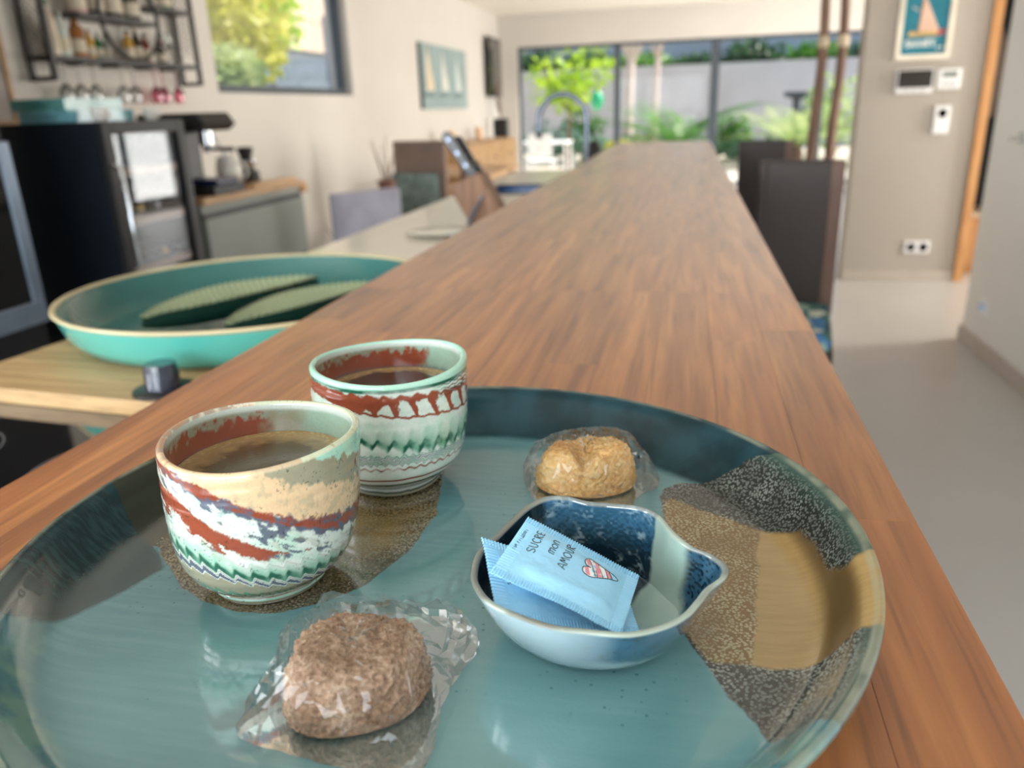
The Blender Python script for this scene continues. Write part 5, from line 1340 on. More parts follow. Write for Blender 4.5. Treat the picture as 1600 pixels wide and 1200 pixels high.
wpart(G().lathe([(0, cz+.0005), (.06, cz+.0005), (.065, cz+.02), (.062, cz+.07), (.045, cz+.08), (0, cz+.08)], 22, (-2.42, gy, 0)), 'base', M_black, t, smooth=True)
wpart(G().lathe([(.03, cz+.08), (.055, cz+.115), (.055, cz+.13), (.03, cz+.135), (0, cz+.135)], 22, (-2.42, gy, 0)), 'bowl', M_chrome, t, smooth=True)
wpart(G().lathe([(.03, cz+.135), (.045, cz+.19), (.045, cz+.2), (0, cz+.205)], 22, (-2.42, gy, 0)), 'hopper', M_black, t, smooth=True)

# ---- wire shelf on the left wall
SXF, SXB = -2.80, -2.935; sy0, sy1 = 3.30, 4.45; sz0, sz1, szb = 1.487, 2.25, 1.575
sh = thing('wire_shelf', (-2.87, 3.88, sz0), 'black metal wall shelf with mesh ends and a round ring', 'shelf')
for yy in (sy0, sy1):
    f_ = wpart(G().box((SXB, yy-.012, sz0), (SXB+.02, yy+.012, sz1)).box((SXF-.02, yy-.012, sz0), (SXF, yy+.012, sz1)).box((SXB+.02, yy-.012, sz0), (SXF-.02, yy+.012, sz0+.02)).box((SXB+.02, yy-.012, szb), (SXF-.02, yy+.012, szb+.02)).box((SXB+.02, yy-.012, sz1-.02), (SXF-.02, yy+.012, sz1)), 'end_frame', M_black, sh)
    g = G()
    for k in range(-20, 24):
        for s in (1, -1):
            z = szb+.02+k*.03; a, b = (SXB+.02, z), (SXF-.02, z+s*.095)
            if min(a[1], b[1]) > szb+.02 and max(a[1], b[1]) < sz1-.02: g.tube([(a[0], yy, a[1]), (b[0], yy, b[1])], .0015, 4)
    wpart(g, 'mesh', M_black, f_)
wpart(G().box((SXB, sy0+.012, szb), (SXF, sy1-.012, szb+.022)), 'lower_board', mat('shelf_grey', L(66, 65, 64), .5), sh, bevel=.003)
wpart(G().box((SXB, 3.52, 1.775), (SXF, 4.12, 1.795)), 'middle_board', MATS['shelf_grey'], sh, bevel=.003)
wpart(G().box((SXB, 4.12, 1.86), (SXF, sy1-.012, 1.88)), 'side_board', MATS['shelf_grey'], sh, bevel=.003)
wpart(G().box((SXB, sy0+.012, 1.965), (SXF, 3.72, 1.985)), 'upper_board', MATS['shelf_grey'], sh, bevel=.003)
rc = at_x(203, 25, SXF)
wpart(G().tube([(SXF-.004, rc[1]+.225*math.cos(a), 1.8+.2*math.sin(a)) for a in np.linspace(0, 2*math.pi, 48, endpoint=False)], .010, 8, closed=True), 'ring', M_black, sh, smooth=True)
wpart(G().box((SXB+.01, 3.66, 1.985), (SXF, 3.68, sz1)), 'upright', M_black, sh)
for yy in (3.5, 3.75, 4.0, 4.22): wpart(G().box((SXB+.02, yy-.006, szb-.015), (SXF-.005, yy+.006, szb)), 'glass_rail', M_black, sh)
def shelf_bottle(y, z, r, h, m, mcap, label, neck=.35, x=-2.868):
    t = thing('bottle', (x, y, z), label, 'bottle', 'bottles on the wire shelf')
    z += .0005
    wpart(G().lathe([(0, z), (r, z), (r, z+h*(1-neck)), (r*.4, z+h*(1-neck*.6)), (r*.38, z+h*.93), (0, z+h*.93)], 14, (x, y, 0)), 'body', m, t, smooth=True)
    wpart(G().lathe([(r*.45, z+h*.9), (r*.45, z+h), (0, z+h)], 12, (x, y, 0)), 'cap', mcap, t)
    wpart(G().lathe([(r*1.01, z+h*.12), (r*1.02, z+h*.13), (r*1.02, z+h*.42), (r*1.01, z+h*.43)], 14, (x, y, 0)), 'paper_label', mat('paper_label', L(206, 196, 176), .7), t)
MG = {n: mat('b_'+n, L(*c), .2, coat=.4) for n, c in dict(white=(222, 206, 186), amber=(150, 92, 34), gold=(190, 148, 60), green=(34, 108, 52), clear=(196, 206, 200), dark=(46, 34, 30), red=(120, 44, 40), grey=(150, 150, 146), pink=(196, 160, 150), navy=(34, 40, 62)).items()}
zs = szb+.022
specs = [(3.395, .03, .24, 'white', 'green', 'white bottle with green cap at the left of the lower shelf'), (3.465, .03, .20, 'clear', 'grey', 'clear bottle beside the green-capped bottle'),
 (3.56, .036, .19, 'amber', 'dark', 'stout amber bottle on the lower shelf'), (3.64, .022, .13, 'gold', 'red', 'small golden bottle right of the amber one'), (3.70, .02, .12, 'green', 'grey', 'tiny green bottle on the lower shelf'),
 (3.76, .022, .12, 'grey', 'red', 'small grey bottle with red cap on the lower shelf'), (3.93, .026, .15, 'gold', 'dark', 'gold bottle inside the ring'), (4.0, .026, .17, 'dark', 'white', 'dark bottle with white cap inside the ring'),
 (4.07, .024, .15, 'red', 'dark', 'dark red bottle at the right of the ring')]
for (y, r, h, m_, c_, lab) in specs: shelf_bottle(y, zs, r, h, MG[m_], MG[c_], lab)
for (y, r, h, m_, c_, lab) in ((3.60, .045, .17, 'pink', 'white', 'pale pink canister on the middle shelf'), (3.73, .042, .2, 'navy', 'gold', 'navy bottle with gold top on the middle shelf'), (3.86, .045, .22, 'dark', 'dark', 'large black bottle on the middle shelf'), (4.0, .045, .2, 'dark', 'green', 'dark jar with green lid on the middle shelf')):
    shelf_bottle(y, 1.795, r, h, MG[m_], MG[c_], lab, .2)
shelf_bottle(4.2, zs, .03, .12, MG['dark'], MG['red'], 'squat brown bottle near the right mesh end', .5)
shelf_bottle(4.30, 1.88, .04, .13, MG['green'], MG['dark'], 'dark green jar on the short side shelf', .2)
for (y, lab) in ((3.42, 'amber jar on the upper shelf'), (3.55, 'brown jar on the upper shelf')):
    shelf_bottle(y, 1.985, .045, .15, MG['amber'], MG['dark'], lab, .2)
M_gl = glass_mat('stemware', (.95, .96, .96), .0, .10, 1.0); M_glp = glass_mat('stemware_pink', (.95, .62, .70), .0, .10, 1.0)
def wineglass(x, y, ztop, m, label, group, upside=True):
    t = thing('wine_glass', (x, y, ztop-.17 if upside else ztop), label, 'glass', group)
    pr = [(.0, .0), (.030, 0.001), (.030, .003), (.005, .006), (.004, .075), (.012, .082), (.028, .105), (.032, .13), (.026, .165), (.025, .165), (.031, .13), (.027, .106), (.011, .085), (0, .083)]
    s = -1 if upside else 1
    wpart(G().lathe([(r, ztop+s*z) for r, z in pr], 18, (x, y, 0)), 'glass', m, t, smooth=True)
for k, yy in enumerate((3.42, 3.52, 3.62, 3.83, 3.92)): wineglass(-2.868, yy, szb-.0165, M_gl, ['leftmost', 'second', 'middle', 'fourth', 'rightmost'][k]+' of the five clear wine glasses hanging under the wire shelf', 'clear glasses under the wire shelf')
for k, yy in enumerate((4.1, 4.17, 4.3)): wineglass(-2.868, yy, szb-.0165, M_glp, ['leftmost', 'middle', 'rightmost'][k]+' of the three pink wine glasses hanging under the wire shelf', 'pink glasses under the wire shelf')
wineglass(-2.868, 4.27, zs+.0005, M_gl, 'wine glass standing upright at the right of the wire shelf', None, False)

# framed marbled picture left of the shelf
fz0, fz1 = 1.30, 1.72; fy0 = 2.75; fy1 = 3.17
t = thing('framed_picture', (XL, (fy0+fy1)/2, fz0), 'wood framed marbled grey picture at the left edge', 'picture')
g = G().box((XL+.001, fy0, fz0), (XL+.02, fy0+.02, fz1)).box((XL+.001, fy1-.02, fz0), (XL+.02, fy1, fz1)).box((XL+.001, fy0+.02, fz0), (XL+.02, fy1-.02, fz0+.02)).box((XL+.001, fy0+.02, fz1-.02), (XL+.02, fy1-.02, fz1))
wpart(g, 'frame', M_oakh, t); wpart(G().box((XL+.001, fy0+.02, fz0+.02), (XL+.01, fy1-.02, fz1-.02)), 'print', mat('marbled_print', L(168, 160, 154), .6, var=.16, vscale=9), t)

# ================================================================== DINING CORNER AND LIVING ROOM (far left)
M_tau = mat('taupe_fabric', L(138, 116, 104), .85, bump=.2, bscale=250); M_lil = mat('lilac_fabric', L(160, 158, 172), .8, bump=.1, bscale=200)
def dining_chair(x, y, rz, m, label, pillow=None, h=.98):
    t = thing('dining_chair', (x, y, 0), label, 'chair', None, rz)
    lpart(G().box((-.23, .2, .46), (.23, .25, h)), 'backrest', m, t, bevel=.015)
    lpart(G().box((-.24, -.24, .40), (.24, .2, .47)), 'seat', m, t, bevel=.015)
    for sx in (-1, 1):
        for sy in (-1, 1): lpart(G().tube([(sx*.2, sy*.19, .4), (sx*.215, sy*.205, 0)], [.02, .014], 8), 'leg', M_walnut, t)
    if pillow:
        g = G(); n = 16; U, V_ = np.meshgrid(np.linspace(-1, 1, n), np.linspace(-1, 1, n), indexing='ij')
        th_ = .055*np.cos(U*math.pi/2)**.5*np.cos(V_*math.pi/2)**.5
        A = np.stack([U*.21, .13-th_, .70+V_*.155], -1); B = np.stack([U*.21, .13+th_*.7, .70+V_*.155], -1)
        o = link('pillow', grid_mesh('pillow', np.concatenate([A, B[:, ::-1]], 1), True), M_fab2); tag(o, pillow, 'pillow'); o.location = (x, y, 0); o.rotation_euler = (0, 0, rz)
    return t
M_fab2 = mat('grey_green_fabric', L(122, 138, 134), .9, var=.2, vscale=22, bump=.2, bscale=200)
p = at_y(653, 300, 6.1)
dining_chair(p[0], 5.85, math.radians(-12), M_tau, 'taupe dining chair with a green pillow beyond the worktop', 'grey green patterned pillow on the taupe dining chair', 1.09)
dining_chair(at_y(702, 260, 7.0)[0], 6.7, math.radians(-80), mat('brown_fabric', L(106, 82, 68), .85), 'brown dining chair behind the knife block')
p = at_y(622, 320, 4.55)
dining_chair(p[0], 4.35, math.radians(52), M_lil, 'lilac grey chair just beyond the worktop edge', None, .87)
tb = thing('dining_table', (-2.05, 7.6, 0), 'wooden dining table behind the taupe chair', 'table')
wpart(G().box((-2.65, 7.0, .71), (-1.75, 8.5, .745)), 'tabletop', M_oakh, tb, bevel=.005)
for xx in (-2.58, -1.82):
    for yy in (7.08, 8.42): wpart(G().tube([(xx, yy, .71), (xx, yy, 0)], [.03, .022], 8), 'leg', M_oakh, tb)
# wicker basket with twigs on the lilac chair's far side
tz_ = at_y(603, 272, 5.3)
t = thing('twig_vase', (tz_[0], 5.3, 0), 'tall brown vase with bare twigs behind the lilac chair', 'vase')
wpart(G().lathe([(0, .0005), (.09, .0005), (.11, .2), (.07, .6), (.05, .78), (.065, .86), (.055, .86), (.04, .78), (0, .76)], 20, (tz_[0], 5.3, 0)), 'vase', mat('vase_brown', L(120, 82, 66), .5), t, smooth=True)
for k in range(6):
    a = k*1.05; wpart(G().tube([(tz_[0], 5.3, .78), (tz_[0]+.04*math.cos(a), 5.3+.04*math.sin(a), .95), (tz_[0]+.1*math.cos(a), 5.3+.1*math.sin(a), 1.06+.02*k)], [.005, .004, .002], 5), 'twig', M_bent, t)
# dried grasses by the left wall
p = at_x(545, 385, XL+.25)
t = thing('dried_grass_pot', (XL+.25, p[1], 0), 'grey pot of wiry dried stems by the left wall', 'plant')
wpart(G().lathe([(0, .0005), (.07, .0005), (.09, .12), (.08, .12), (.06, .01), (0, .01)], 18, (XL+.25, p[1], 0)), 'pot', M_grey, t, smooth=True)
g = G(); r5 = random.Random(5)
for k in range(40):
    a = r5.uniform(0, 6.28); s_ = r5.uniform(.05, .2); hh_ = r5.uniform(.3, .5)
    g.tube([(XL+.25, p[1], .05), (XL+.25+.4*s_*math.cos(a), p[1]+.5*s_*math.sin(a), .6*hh_), (XL+.25+s_*math.cos(a), p[1]+s_*1.5*math.sin(a), hh_)], .006, 4)
ob = wpart(g, 'stems', mat('dry_stem', L(150, 142, 132), .9), t); ob['kind'] = 'stuff'
# sideboard with drawers
sb = thing('sideboard', (-2.7, 10.2, 0), 'oak sideboard with drawers along the far left wall', 'sideboard')
wpart(G().box((XL+.003, 8.9, .12), (-2.44, 11.6, .92)), 'body', M_oakh, sb, bevel=.004)
for k in range(3):
    for j in range(2):
        d = wpart(G().box((-2.44, 8.92+k*.895, .16+j*.38), (-2.42, 8.92+k*.895+.87, .52+j*.38)), 'drawer', M_oakh, sb, bevel=.003)
        wpart(G().lathe([(.015, 0), (.012, .02), (0, .022)], 10, (0, 0, 0), axis=0), 'knob', M_black, d).location += Vector((-2.42, 8.92+k*.895+.435, .34+j*.38))
for xx in (XL+.06, -2.5):
    for yy in (9.0, 11.5): wpart(G().tube([(xx, yy, .12), (xx, yy, 0)], [.025, .018], 8), 'leg', M_oakh, sb)
for k, (px_, py_, Yv, c_, lab) in enumerate(((703, 200, 9.3, (226, 190, 150), 'amber candle glass at the near end of the sideboard'), (748, 203, 10.9, (222, 190, 160), 'amber candle glass at the far end of the sideboard'))):
    q = at_y(px_, py_, Yv); xx = max(min(q[0], -2.5), XL+.1)
    t = thing('candle_glass', (xx, Yv, .92), lab, 'candle')
    wpart(G().lathe([(0, .9205), (.05, .9205), (.055, 1.08), (.05, 1.08), (.046, .93), (0, .93)], 18, (xx, Yv, 0)), 'glass', mat('amber_glass', L(*c_), .2), t, smooth=True)
    wpart(G().lathe([(0, .931), (.042, .931), (.042, 1.0), (0, 1.0)], 14, (xx, Yv, 0)), 'wax', mat('wax', L(240, 226, 204), .6), t)
# black planter and white vase beyond the sideboard
q = at_y(783, 200, 12.3)
t = thing('black_planter', (q[0], 12.3, 0), 'black planter with thin branches by the window wall', 'planter')
wpart(G().box((q[0]-.1, 12.2, .0005), (q[0]+.1, 12.4, 1.17)), 'box', M_black, t, bevel=.01)
for k in range(5): wpart(G().tube([(q[0], 12.3, 1.16), (q[0]-.02*k, 12.3+.02*k, 1.4), (q[0]-.06+.02*k, 12.25+.02*k, 1.6+.04*k)], .006, 5), 'branch', M_bent, t)
q = at_y(765, 205, 12.0)
t = thing('white_floor_vase', (q[0], 12.0, 0), 'slender glossy white floor vase beside the black planter', 'vase')
wpart(G().lathe([(0, .0005), (.09, .0005), (.11, .3), (.09, .8), (.045, 1.0), (.05, 1.16), (.04, 1.16), (.035, 1.0), (0, .98)], 20, (q[0], 12.0, 0)), 'vase', MATS['porcelain'], t, smooth=True)
wpart(G().lathe([(.05, 1.15), (.056, 1.165), (.05, 1.175), (.044, 1.165), (.05, 1.15)], 20, (q[0], 12.0, 0)), 'lip', MATS['porcelain'], t)
# flat screen seen almost edge-on
t = thing('wall_screen', (XL+.06, 12.3, 1.45), 'black flat screen on the left wall seen edge on', 'screen')
wpart(G().box((XL+.05, 11.95, 1.48), (XL+.09, 12.75, 2.3)), 'panel', M_black, t, bevel=.004)
wpart(G().box((XL+.0905, 11.97, 1.5), (XL+.092, 12.73, 2.28)), 'glass', MATS['black_glass'], t)
wpart(G().box((XL+.001, 12.2, 1.8), (XL+.05, 12.5, 2.0)), 'bracket', M_black, t)
# panorama of sails
py0, py1, pz0_, pz1 = 8.95, 10.85, 1.33, 2.03
t = thing('sail_picture', (XL, 9.9, pz0_), 'wide pale blue picture of sails on the left wall', 'picture')
wpart(G().box((XL+.001, py0, pz0_), (XL+.035, py1, pz1)), 'canvas', mat('canvas_blue', L(150, 168, 168), .7, var=.06, vscale=4), t)
wpart(G().box((XL+.001, py0-.012, pz0_), (XL+.04, py0, pz1)), 'edge_strip', mat('canvas_edge', L(92, 104, 106), .7), t)
frp = ((XL+.0352, 0, 0), (0, 1, 0), (0, 0, 1), (1, 0, 0))
for k, (yc, hh_, c_) in enumerate(((9.15, .5, (222, 204, 176)), (9.75, .46, (214, 214, 202)), (10.35, .42, (206, 212, 208)))):
    wpart(G().prism([(yc-.06, pz0_+.2), (yc+.25, pz0_+.2), (yc+.02, pz0_+.2+hh_)], 0, .001, frp), 'painted_sail', mat('sail_%d' % k, L(*c_), .7), t)
    wpart(G().prism([(yc-.18, pz0_+.2), (yc-.09, pz0_+.2), (yc-.03, pz0_+.18+hh_)], 0, .001, frp), 'painted_jib', mat('jib_blue', L(120, 150, 160), .7), t)
    wpart(G().prism([(yc-.2, pz0_+.13), (yc+.22, pz0_+.13), (yc+.28, pz0_+.18), (yc-.22, pz0_+.18)], 0, .001, frp), 'painted_hull', mat('hull_slate', L(112, 132, 136), .7), t)

# ================================================================== GARDEN
M_terr = mat('terrace_stone', L(206, 198, 186), .8, var=.05, vscale=1.5)
M_ret = mat('garden_render', L(196, 192, 192), .9, var=.05, vscale=.8)
M_grav = mat('gravel', L(190, 182, 166), .9, var=.12, vscale=12)
struct(G().box((-14, YF+.25, -.2), (16, 17.2, -.03)).build('terrace', M_terr), 'pale stone terrace outside the wide window')
struct(G().box((-14, 17.2, -.2), (16, 24, .05)).build('garden_bed', M_grav), 'gravel planting bed')
struct(G().box((-14, 24, -.2), (16, 24.4, 2.3)).build('garden_wall', M_ret), 'pale rendered garden wall behind the plants')
struct(G().box((-14, 26, -.2), (16, 26.3, 3.1)).build('garden_wall_upper', mat('upper_render', L(172, 180, 190), .9, var=.06, vscale=.6)), 'blue grey upper wall behind the hedge')
struct(G().box((-14, 24.4, -.2), (16, 26, 2.05)).build('garden_bank', M_grav))
struct(G().box((-14, -8, -.2), (XL-.2, YF+.25, -.03)).build('side_yard', M_grav), 'gravel side yard outside the left window')
LEAF = dict(lime=leaf_mat('lime_leaf', L(140, 180, 30), L(196, 220, 70)), mid=leaf_mat('mid_leaf', L(62, 112, 44), L(110, 160, 70)), dark=leaf_mat('dark_leaf', L(40, 72, 48), L(74, 110, 72)), blue=leaf_mat('blue_leaf', L(90, 132, 112), L(140, 170, 150)), yellow=leaf_mat('yellow_leaf', L(186, 190, 60), L(226, 222, 120)), pale=leaf_mat('pale_leaf', L(150, 178, 110), L(196, 208, 150)))
def leaves(center, radii, n, size, seed, shell=.5):
    r = np.random.default_rng(seed); c = np.array(center)
    d = r.normal(size=(n, 3)); d /= np.linalg.norm(d, axis=1)[:, None]; d *= (shell+(1-shell)*r.random((n, 1)))
    P = c+d*np.array(radii)
    a = r.normal(size=(n, 3)); a /= np.linalg.norm(a, axis=1)[:, None]; b = np.cross(a, r.normal(size=(n, 3))); b /= np.linalg.norm(b, axis=1)[:, None]
    s = size*(.6+.8*r.random((n, 1)))
    V = np.stack([P-a*s, P+b*s*.45, P+a*s, P-b*s*.45], 1).reshape(-1, 3)
    return V, [(4*i, 4*i+1, 4*i+2, 4*i+3) for i in range(n)]
def tree(name, base, h, crown, n, size, m, mt, label, cat, group, seed, tr=.07, clumps=7):
    t = thing(name, base, label, cat, group); r = random.Random(seed)
    bx, by, bz = base; top = (bx+.15, by, bz+h)
    wpart(G().tube([(bx, by, bz), (bx+.05, by, bz+h*.5), top], [tr, tr*.8, tr*.5], 8), 'trunk', mt, t, smooth=True)
    for k in range(4):
        a = r.uniform(0, 6.28); wpart(G().tube([(bx+.08, by, bz+h*.6), (bx+.1+crown[0]*.4*math.cos(a), by+crown[1]*.4*math.sin(a), bz+h*.85), (bx+.1+crown[0]*.7*math.cos(a), by+crown[1]*.7*math.sin(a), bz+h+.2)], [tr*.5, tr*.35, tr*.15], 6), 'branch', mt, t)
    g = G()
    for k in range(clumps):
        a = r.uniform(0, 6.28); q = r.uniform(.1, .7)
        c = (bx+.1+crown[0]*q*math.cos(a), by+crown[1]*q*math.sin(a), bz+h+crown[2]*r.uniform(-.6, .6))
        g.add(*leaves(c, [x*.5 for x in crown], n//clumps, size, seed*31+k))
    o = wpart(g, 'foliage', m, t); o['kind'] = 'stuff'; return t
def shrub(name, base, rad, n, size, m, label, group, seed):
    t = thing(name, base, label, 'shrub', group)
    for k in range(3):
        a = k*2.1; wpart(G().tube([base, (base[0]+rad[0]*.3*math.cos(a), base[1]+rad[1]*.3*math.sin(a), base[2]+rad[2])], [.025, .01], 6), 'stem', M_bent, t)
    o = wpart(G().add(*leaves((base[0], base[1], base[2]+rad[2]), rad, n, size, seed, .35)), 'foliage', m, t); o['kind'] = 'stuff'; return t
def palm(name, base, nf, ln, m, label, group, seed, lift=1.0, trunk=.25, cat='palm', broad=.5):
    """rosette of arching pinnate fronds"""
    t = thing(name, base, label, cat, group); r = random.Random(seed)
    wpart(G().lathe([(0, 0), (.13, 0), (.15, trunk*.5), (.11, trunk), (0, trunk+.02)], 12, base), 'trunk', M_bent, t, smooth=True)
    for k in range(nf):
        a = k*2.399+r.uniform(-.2, .2); el = lift*r.uniform(.5, 1.25); L_ = ln*r.uniform(.8, 1.1)
        pts = []
        for u in np.linspace(0, 1, 9):
            rr3 = L_*u*math.cos(el*(1-.7*u)); zz = L_*(u*math.sin(el)-.45*u*u)
            pts.append(np.array([base[0]+rr3*math.cos(a), base[1]+rr3*math.sin(a), base[2]+trunk+zz]))
        g = G().tube(pts, [.014*(1-.8*u) for u in np.linspace(0, 1, 9)], 4)
        sd = np.array([-math.sin(a), math.cos(a), 0])
        for i in range(1, 26):
            u = i/26*8; j = min(int(u), 7); p0 = pts[j]*(1-(u-j))+pts[j+1]*(u-j); T = pts[j+1]-pts[j]; T = T/np.linalg.norm(T)
            w_ = broad*L_*.42*math.sin(math.pi*min(1, .12+.88*i/26))
            for s in (-1, 1):
                tip = p0+sd*s*w_+T*w_*.5+np.array([0, 0, -.12*w_]); mid = (p0+tip)/2
                g.add([p0, mid+T*.022, tip, mid-T*.022], [(0, 1, 2, 3)])
        wpart(g, 'frond', m, t)
    return t
M_bark = mat('pale_bark', L(216, 196, 184), .9, var=.1, vscale=20); M_bark2 = mat('dark_bark', L(110, 92, 76), .9, var=.1)
def gx(px, Y): return at_y(px, 160, Y)[0]
tree('lime_tree', (gx(885, 16.3), 16.3, -.03), 1.95, (.95, .7, .75), 520, .085, LEAF['lime'], M_bark2, 'small tree with bright lime leaves behind the faucet', 'tree', None, 3, .05, 8)
tree('birch_tree', (gx(980, 20), 20, .05), 3.6, (1.4, 1.2, .7), 500, .1, LEAF['mid'], M_bark, 'pale trunked tree left of the middle window bar', 'tree', 'pale trunked trees', 5, .13, 8)
tree('birch_tree', (gx(1022, 21.5), 21.5, .05), 3.8, (1.3, 1.2, .7), 500, .1, LEAF['mid'], M_bark, 'thinner pale trunk beside the stout pale trunk', 'tree', 'pale trunked trees', 6, .09, 8)
palm('cycad', (gx(1062, 18.6), 18.6, .05), 18, 2.1, LEAF['mid'], 'large fresh green cycad in the middle of the garden window', 'garden palms', 2, 1.0)
palm('cycad', (gx(1120, 18.0), 18.0, .05), 12, 1.1, LEAF['dark'], 'small dark cycad right of the middle window bar', 'garden palms', 8, .9, .12)
palm('cycad', (gx(1250, 18.2), 18.2, .05), 16, 1.9, LEAF['pale'], 'pale green palm behind the farther bar stool', 'garden palms', 4, 1.0, .3)
palm('cycad', (gx(940, 18.6), 18.6, .05), 12, 1.3, LEAF['blue'], 'blue green palm behind the faucet', 'garden palms', 12, .9, .15)
for k, (px_, Y_, rad, m_, lab) in enumerate(((1000, 18.4, (.6, .5, .32), 'pale', 'low pale shrub between the palms'), (1180, 18.8, (.5, .4, .2), 'blue', 'low blue green shrub right of the window bar'), (865, 18.9, (.8, .5, .5), 'blue', 'grey green shrub at the left of the garden window'), (1310, 19, (.8, .5, .9), 'pale', 'leafy shrub behind the arched stand'), (910, 19.5, (.6, .5, .6), 'mid', 'green shrub behind the lime tree'), (1095, 17.7, (.3, .3, .22), 'lime', 'small lime shrub before the large cycad'), (1150, 19.6, (.45, .35, .5), 'mid', 'rounded green shrub right of the window bar'), (1205, 17.8, (.4, .3, .25), 'dark', 'low dark shrub before the pale palm'), (965, 17.6, (.3, .3, .3), 'yellow', 'yellow green tuft left of the pale trunk'), (1280, 20.6, (.5, .4, .8), 'mid', 'tall green shrub beside the bird bath'))):
    shrub('garden_shrub', (gx(px_, Y_), Y_, .05), rad, 360, .09, LEAF[m_], lab, 'garden shrubs', 40+k)
for k in range(9):
    xx = -6.2+k*1.6; hgt = .3+.16*(k*7 % 4)/3
    shrub('hedge_shrub', (xx, 25.2, 2.05), (1.0, .5, hgt), 420, .13, LEAF['dark' if k % 3 else 'mid'], '%s hedge bush on the bank above the garden wall counted from the left' % ['first', 'second', 'third', 'fourth', 'fifth', 'sixth', 'seventh', 'eighth', 'ninth'][k], 'hedge above the garden wall', 60+k)
# green glass float hanging from the lime tree
q = at_y(933, 158, 15.6)
t = thing('glass_lantern', tuple(q), 'green glass globe hanging outside the window', 'lantern')
wpart(G().lathe([(0, -.17), (.08, -.14), (.13, 0), (.09, .14), (.03, .17), (0, .17)], 20, tuple(q)), 'globe', mat('green_glass', L(30, 160, 110), .1, coat=.5), t, smooth=True)
wpart(G().tube([(q[0], q[1], q[2]+.16), (q[0]-.05, q[1]+.2, 2.1)], .004, 5), 'cord', M_black, t)
# white terrace table with two chairs
M_wm = mat('white_metal', L(240, 240, 240), .4)
tq = at_y(850, 255, 15.0)
t = thing('terrace_table', (tq[0], 15.0, -.03), 'white terrace table outside the left window panel', 'table')
wpart(G().box((tq[0]-.5, 14.6, .68), (tq[0]+.5, 15.4, .71)), 'tabletop', M_wm, t, bevel=.005)
for sx in (-1, 1):
    for sy in (-1, 1): wpart(G().tube([(tq[0]+sx*.45, 15+sy*.35, .68), (tq[0]+sx*.45, 15+sy*.35, -.03)], .018, 8), 'leg', M_wm, t)
def tchair(x, y, rz, lab):
    t = thing('terrace_chair', (x, y, -.03), lab, 'chair', 'white terrace chairs', rz)
    lpart(G().box((-.22, -.22, .43), (.22, .22, .46)), 'seat', M_wm, t, bevel=.01)
    lpart(G().box((-.21, .2, .52), (.21, .225, .9)), 'backrest', M_wm, t, bevel=.01)
    for sx in (-1, 1):
        lpart(G().tube([(sx*.2, -.2, .43), (sx*.21, -.21, 0)], .012, 6), 'leg', M_wm, t); lpart(G().tube([(sx*.2, .21, .9), (sx*.2, .2, .43), (sx*.21, .23, 0)], .012, 6), 'leg', M_wm, t)
tchair(tq[0]-.78, 14.8, math.radians(80), 'white terrace chair nearest the window edge')
tchair(tq[0]+.1, 14.25, math.radians(180), 'white terrace chair in front of the terrace table')
# dark stone bowl on a pedestal
q = at_y(1245, 152, 20.5)
t = thing('bird_bath', (q[0], 20.5, .05), 'dark round bird bath before the pale garden wall', 'bird bath')
wpart(G().lathe([(0, .05), (.2, .05), (.09, .2), (.08, 1.25), (.12, 1.31), (.3, 1.37), (.3, 1.46), (.26, 1.46), (.1, 1.40), (0, 1.39)], 24, (q[0], 20.5, 0)), 'bowl', mat('slate_stone', L(72, 78, 88), .6), t, smooth=True)
wpart(G().lathe([(0, 1.43), (.255, 1.43), (.255, 1.435), (0, 1.436)], 24, (q[0], 20.5, 0)), 'water', MATS['black_glass'], t)

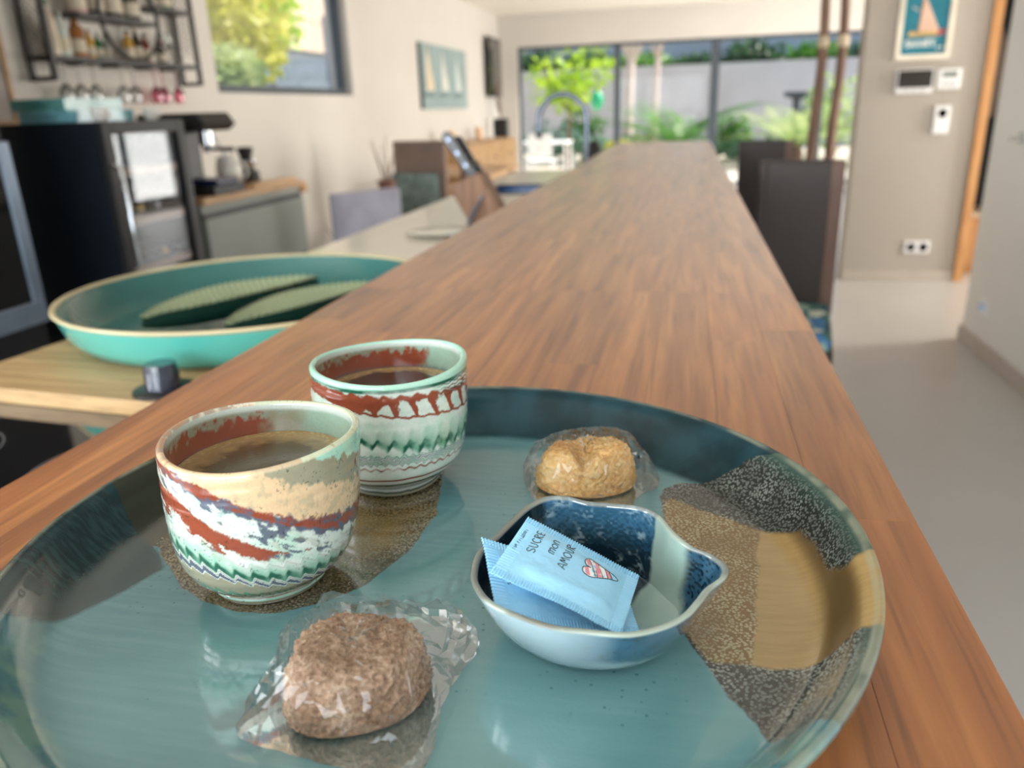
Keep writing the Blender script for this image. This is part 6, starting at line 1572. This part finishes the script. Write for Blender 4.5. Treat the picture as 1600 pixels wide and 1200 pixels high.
# ---- outside the left window: neighbour's wall of beige panels, column, plants
nw = struct(G().box((-8.6, 2, -.2), (-8.4, 24, .9)).build('neighbour_wall', mat('blue_grey_base', L(96, 108, 118), .8)), 'blue grey wall base outside the left window')
M_pan = mat('beige_panel', L(186, 168, 150), .8, var=.03)
for i in range(6):
    for j in range(5): 
        wpart(G().box((-8.42, 6+i*3.0+.01, 2.65+j*.62+.02), (-8.36, 6+(i+1)*3.0-.01, 2.65+(j+1)*.62)), 'panel', M_pan, nw)
wpart(G().box((-8.6, 2, .9), (-8.425, 24, 6.0)), 'backing', MATS['blue_grey_base'], nw)
cq = at_x(527, 115, -7.2)
struct(G().lathe([(.22, -.03), (.22, 3.2)], 24, (-7.2, cq[1], 0)).build('column_outside', mat('column_grey', L(150, 158, 176), .6), smooth=True), 'smooth grey round column outside the left window')
for k, (px_, X_, rad, m_, sz, lab) in enumerate(((372, -5.4, (.6, .75, .75), 'yellow', .10, 'bright yellow green bush filling the left window corner'), (402, -6.0, (.6, .7, .6), 'lime', .10, 'lime bush in the middle of the left window'), (360, -4.6, (.3, .5, .3), 'pale', .07, 'pale bush low in the left window corner'))):
    q = at_x(px_, [40, 30, 118][k], X_)
    t = thing('side_bush', (X_, q[1], -.03), lab, 'shrub', 'bushes outside the left window')
    for j in range(3): wpart(G().tube([(X_, q[1], -.03), (X_+.1*j-.1, q[1]+.15*j-.15, q[2])], [.04, .015], 6), 'stem', M_bark2, t)
    o = wpart(G().add(*leaves((X_, q[1], q[2]), rad, 900, sz, 90+k, .3)), 'foliage', LEAF[m_], t); o['kind'] = 'stuff'
for k, px_ in enumerate((395, 440, 480)):
    q = at_x(px_, 120, -5.0)
    t = palm('spiky_plant', (-5.0, q[1], .75+.05*k), 18, .85, LEAF[('pale', 'lime', 'mid')[k]], ['pale spiky plant at the left of the left window', 'lime spiky plant in the middle of the left window', 'green spiky plant before the grey column'][k], 'spiky plants outside the left window', 20+k, 1.15, .3, 'plant', .16)
    wpart(G().lathe([(.22, -.78-.05*k), (.26, -.3), (.3, -.02), (.24, 0), (0, 0)], 18, (-5.0, q[1], .75+.05*k)), 'planter', MATS['column_grey'], t, smooth=True)
